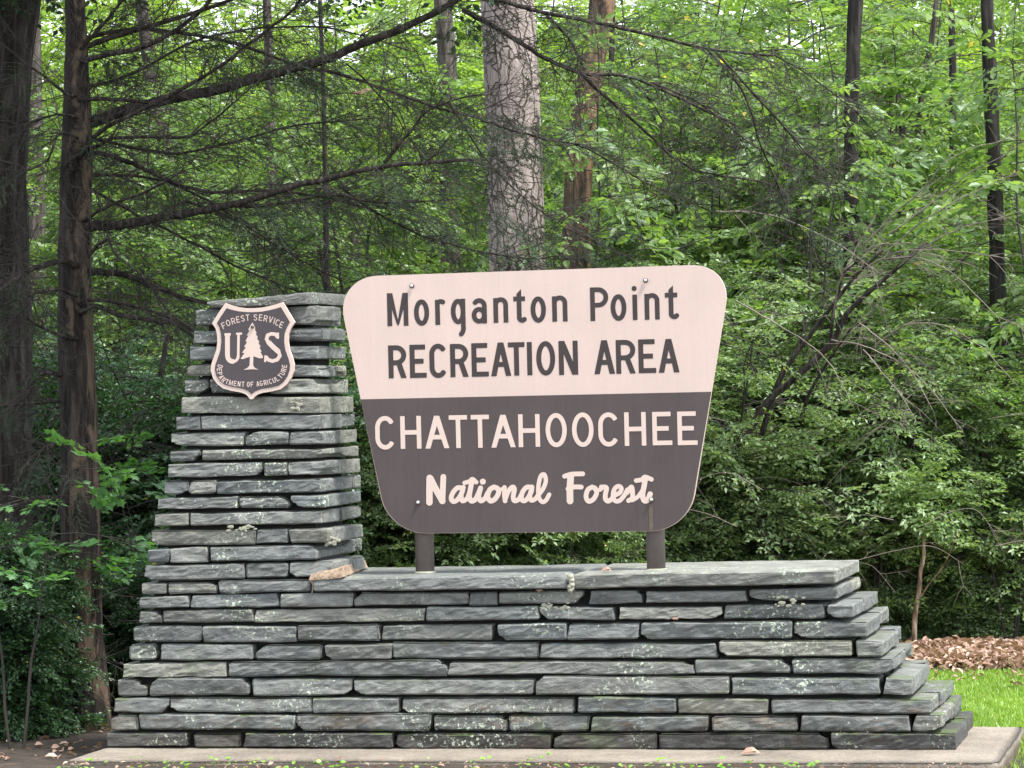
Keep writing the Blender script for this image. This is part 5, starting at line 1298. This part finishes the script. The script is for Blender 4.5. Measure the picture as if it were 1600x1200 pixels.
# footing foreground stays bare soil; lawn starts right of and behind the footing
sheet('lawn', fl[0] - 0.9, lx1, fb[1] + 0.02, ly1, 0.004, 30, 20, 0.0, M['soil_green'])
gr = np.random.default_rng(41); n = 110000
gx = gr.uniform(fl[0] - 0.9, fl[0] + 2.2, n); gy = gr.uniform(-0.9, ly1 + 0.08, n)
ok = ~((gx < fl[0] + 0.02) & (gy < fb[1] + 0.02)) & (gy < ly1 + vnoise(np.stack([gx, gx * 0, gx * 0], 1), 5, 2) * 0.08)
ok &= (vnoise(np.stack([gx, gy, gx * 0], 1), 6, 77) > -0.75) | (gr.random(n) < 0.25)
thin = gr.random(n) < np.clip((gy - fb[1] + 0.6) / 0.4, 0.15, 1); ok &= thin
pos = np.stack([gx, gy, np.zeros(n)], 1)[ok]; m_ = len(pos); a = gr.uniform(0, 6.28, m_)
dr = np.stack([gr.normal(0, .45, m_), gr.normal(0, .45, m_), np.ones(m_)], 1)
me = mesh_np('grass', *leaves_mesh(pos, dr, np.stack([np.cos(a), np.sin(a), a * 0], 1), gr.uniform(0.025, 0.055, m_), (T_NEEDLE[0] * np.array([1, 0.8, 1]), T_NEEDLE[1])))
tag(link('grass', me, M['grass']), 'bright green mown grass behind the right end of the wall', 'grass', kind='stuff')
# litter bank
n = 26000; lx = gr.uniform(edge[0] - 3.2, edge[0] + 2.2, n); ly = edge[1] + gr.gamma(1.6, 0.55, n); ly[:500] = edge[1] - gr.gamma(1.2, 0.35, 500)
ok = ly < edge[1] + 4.5; lx, ly = lx[ok], ly[ok]; m_ = len(lx)
hz_ = 0.10 * np.exp(-((ly - edge[1] - 0.7) / 0.6) ** 2) + 0.01
hz_ = hz_ * (0.7 + 0.3 * vnoise(np.stack([lx, ly, lx * 0], 1), 4, 9))
pos = np.stack([lx, ly, np.maximum(hz_, 0.008) + gr.uniform(0, 0.03, m_) + 0.02 * (ly < edge[1])], 1); a = gr.uniform(0, 6.28, m_)
me = mesh_np('leaf_litter', *leaves_mesh(pos, np.stack([np.cos(a), np.sin(a), gr.normal(.1, .45, m_)], 1), np.stack([gr.normal(0, .5, m_), gr.normal(0, .5, m_), np.ones(m_)], 1), gr.uniform(0.03, 0.075, m_), (T_OVAL[0] * np.array([1, 1.1, 2.5]), T_OVAL[1])))
tag(link('leaf_litter', me, M['litter']), 'bank of fallen brown leaves between the grass and the woods', 'leaf litter', kind='stuff')
# litter bank soil under the leaves
xs = np.linspace(edge[0] - 3.5, edge[0] + 2.5, 60); ys = np.linspace(edge[1] - 0.05, edge[1] + 4.8, 40); X, Y = np.meshgrid(xs, ys)
V = np.stack([X.ravel(), Y.ravel(), 0.10 * np.exp(-((Y.ravel() - edge[1] - 0.7) / 0.6) ** 2) + 0.004], 1)
V[:, 2] *= (0.7 + 0.3 * vnoise(np.stack([V[:, 0], V[:, 1], V[:, 0] * 0], 1), 4, 9)); V[:, 2] = np.maximum(V[:, 2] - 0.004, 0.006)
i = np.arange(X.size).reshape(X.shape); Fq = np.stack([i[:-1, :-1].ravel(), i[:-1, 1:].ravel(), i[1:, 1:].ravel(), i[1:, :-1].ravel()], 1)
tag(link('litter_bank', mesh_np('litter_bank', V, [Fq], True), M['floor']), kind='structure')
# a few bent dead sticks on the litter
for k, pts in enumerate([[(1432,1022),(1450,1008),(1480,1006),(1510,1014),(1530,1030)], [(1440,1014),(1475,1004),(1520,1010),(1560,1020)], [(1462,1014),(1470,1004),(1478,996)], [(1430,1028),(1445,1018),(1455,1008)], [(1500,1012),(1506,1022),(1509,1034)]]):
    P = px_line(pts, 20.3); V, fl_ = tube(P, np.linspace(0.006, 0.003, len(P)), 5)
    tag(link('fallen_stick', mesh_np('fallen_stick', V, fl_, True), M['twig_pale']), ['longest bent pale stick arching over the leaf litter by the wall end', 'second long pale stick, higher and flatter on the leaf litter', 'short stick poking up at the left end of the leaf litter', 'shortest stick at the very left of the leaf litter by the stone steps', 'short upright stick crossing the longest stick on the leaf litter'][k], 'stick', 'sticks on the leaf litter')
xs = np.linspace(at_z(-60, 1195, 0)[0], at_z(1420, 1195, 0)[0], 160); ys = np.linspace(fl[1] - 2.2, fl[1] - 0.012, 40); X, Y = np.meshgrid(xs, ys)
def mound(x, y):
    q = np.stack([x, y, x * 0], 1); return np.clip((fz - 0.012) * np.exp(-((y - fl[1]) / 0.9) ** 2) * (1 + 0.16 * vnoise(q, 7, 12) + 0.07 * vnoise(q, 26, 13)), 0.008, fz + 0.004)
V = np.stack([X.ravel(), Y.ravel(), mound(X.ravel(), Y.ravel())], 1)
i = np.arange(X.size).reshape(X.shape); Fq = np.stack([i[:-1, :-1].ravel(), i[:-1, 1:].ravel(), i[1:, 1:].ravel(), i[1:, :-1].ravel()], 1)
tag(link('soil', mesh_np('soil', V, [Fq], True), M['floor']), kind='structure')
# scattered dead leaves + twigs on the dark floor at left and on bare soil in front
n = 5000; lx = np.concatenate([gr.uniform(-7.5, -3.2, n // 2), gr.uniform(-5.5, 1.0, n // 2)]); ly = np.concatenate([gr.uniform(0.0, 8, n // 2), gr.uniform(-2.2, fl[1] - 0.03, n // 2)])
a = gr.uniform(0, 6.28, n); zz = gr.uniform(0.006, 0.025, n); zz[n // 2:] += mound(lx[n // 2:], ly[n // 2:])
pos = np.stack([lx, ly, zz], 1)
me = mesh_np('scattered_leaves', *leaves_mesh(pos, np.stack([np.cos(a), np.sin(a), gr.normal(0, .3, n)], 1), np.stack([gr.normal(0, .4, n), gr.normal(0, .4, n), np.ones(n)], 1), np.where(np.arange(n) < n // 2, gr.uniform(0.03, 0.07, n), gr.uniform(0.012, 0.035, n)), (T_OVAL[0] * np.array([1, 1, 2]), T_OVAL[1])))
tag(link('scattered_leaves', me, M['litter']), 'scattered brown leaves on the bare soil before and left of the wall', 'leaf litter', kind='stuff')
# small bright weeds along the foot of the footing
n = 85; wx = gr.uniform(at_z(180, 1195, 0)[0], at_z(1330, 1195, 0)[0], n); wy = fl[1] - gr.uniform(0.03, 0.5, n)
P_, D_, N_, S_ = [], [], [], []
for x, y in zip(wx, wy):
    hgt = mound(np.array([x]), np.array([y]))[0] + gr.uniform(0.01, 0.05)
    for q in range(gr.integers(2, 6)):
        a = gr.uniform(0, 6.28); P_.append((x + gr.normal(0, .01), y, hgt + gr.normal(0, .008))); D_.append((math.cos(a), math.sin(a), gr.normal(.1, .2))); N_.append((gr.normal(0, .3), -0.3 + gr.normal(0, .3), 1)); S_.append(gr.uniform(.014, .032))
me = mesh_np('weeds', *leaves_mesh(np.array(P_), np.array(D_), np.array(N_), np.array(S_), (T_OVAL[0] * np.array([1, 1.7, 1]), T_OVAL[1])))
tag(link('weeds', me, M['sprout']), 'tiny bright green weeds in the soil along the foot of the wall', 'weeds', kind='stuff')
# fallen leaves resting on the slab and in the joints
for (x, y, Y, s, a, lab) in ((938, 893, 0.25, 0.055, 0.3, 'curled brown dead leaf lying on the capping slab between the posts'), (1057, 969, -0.02, 0.035, 2, 'tiny pinkish dead leaf caught in a joint under the right post'), (840, 925, -0.02, 0.03, 1.0, 'tiny reddish leaf caught under the capping slab joint'), (563, 148, None, 0.09, 1.2, 'dead tan leaf cluster caught in the hemlock branches above the sign'), (1158, 1178, None, 0.09, 0.2, 'yellow-brown leaf lying on the concrete footing')):
    p = at_z(x, y, capTopZ + 0.006) if y == 893 else (at_d(x, y, 17.0) if y == 148 else (at_z(x, y, fz + 0.006) if y == 1178 else at_y(x, y, Y)))
    me = mesh_np('dead_leaf', *leaves_mesh(np.array([p, p + [0.01, 0, 0.004]]), np.array([[math.cos(a), math.sin(a) * .3, .2], [math.cos(a + 1), .1, .1]]), np.array([[0, -.5, 1], [.3, -.5, 1]]), np.array([s, s * .8]), (T_OVAL[0] * np.array([1, 1.2, 2.5]), T_OVAL[1])))
    tag(link('dead_leaf', me, M['litter']), lab, 'leaf')
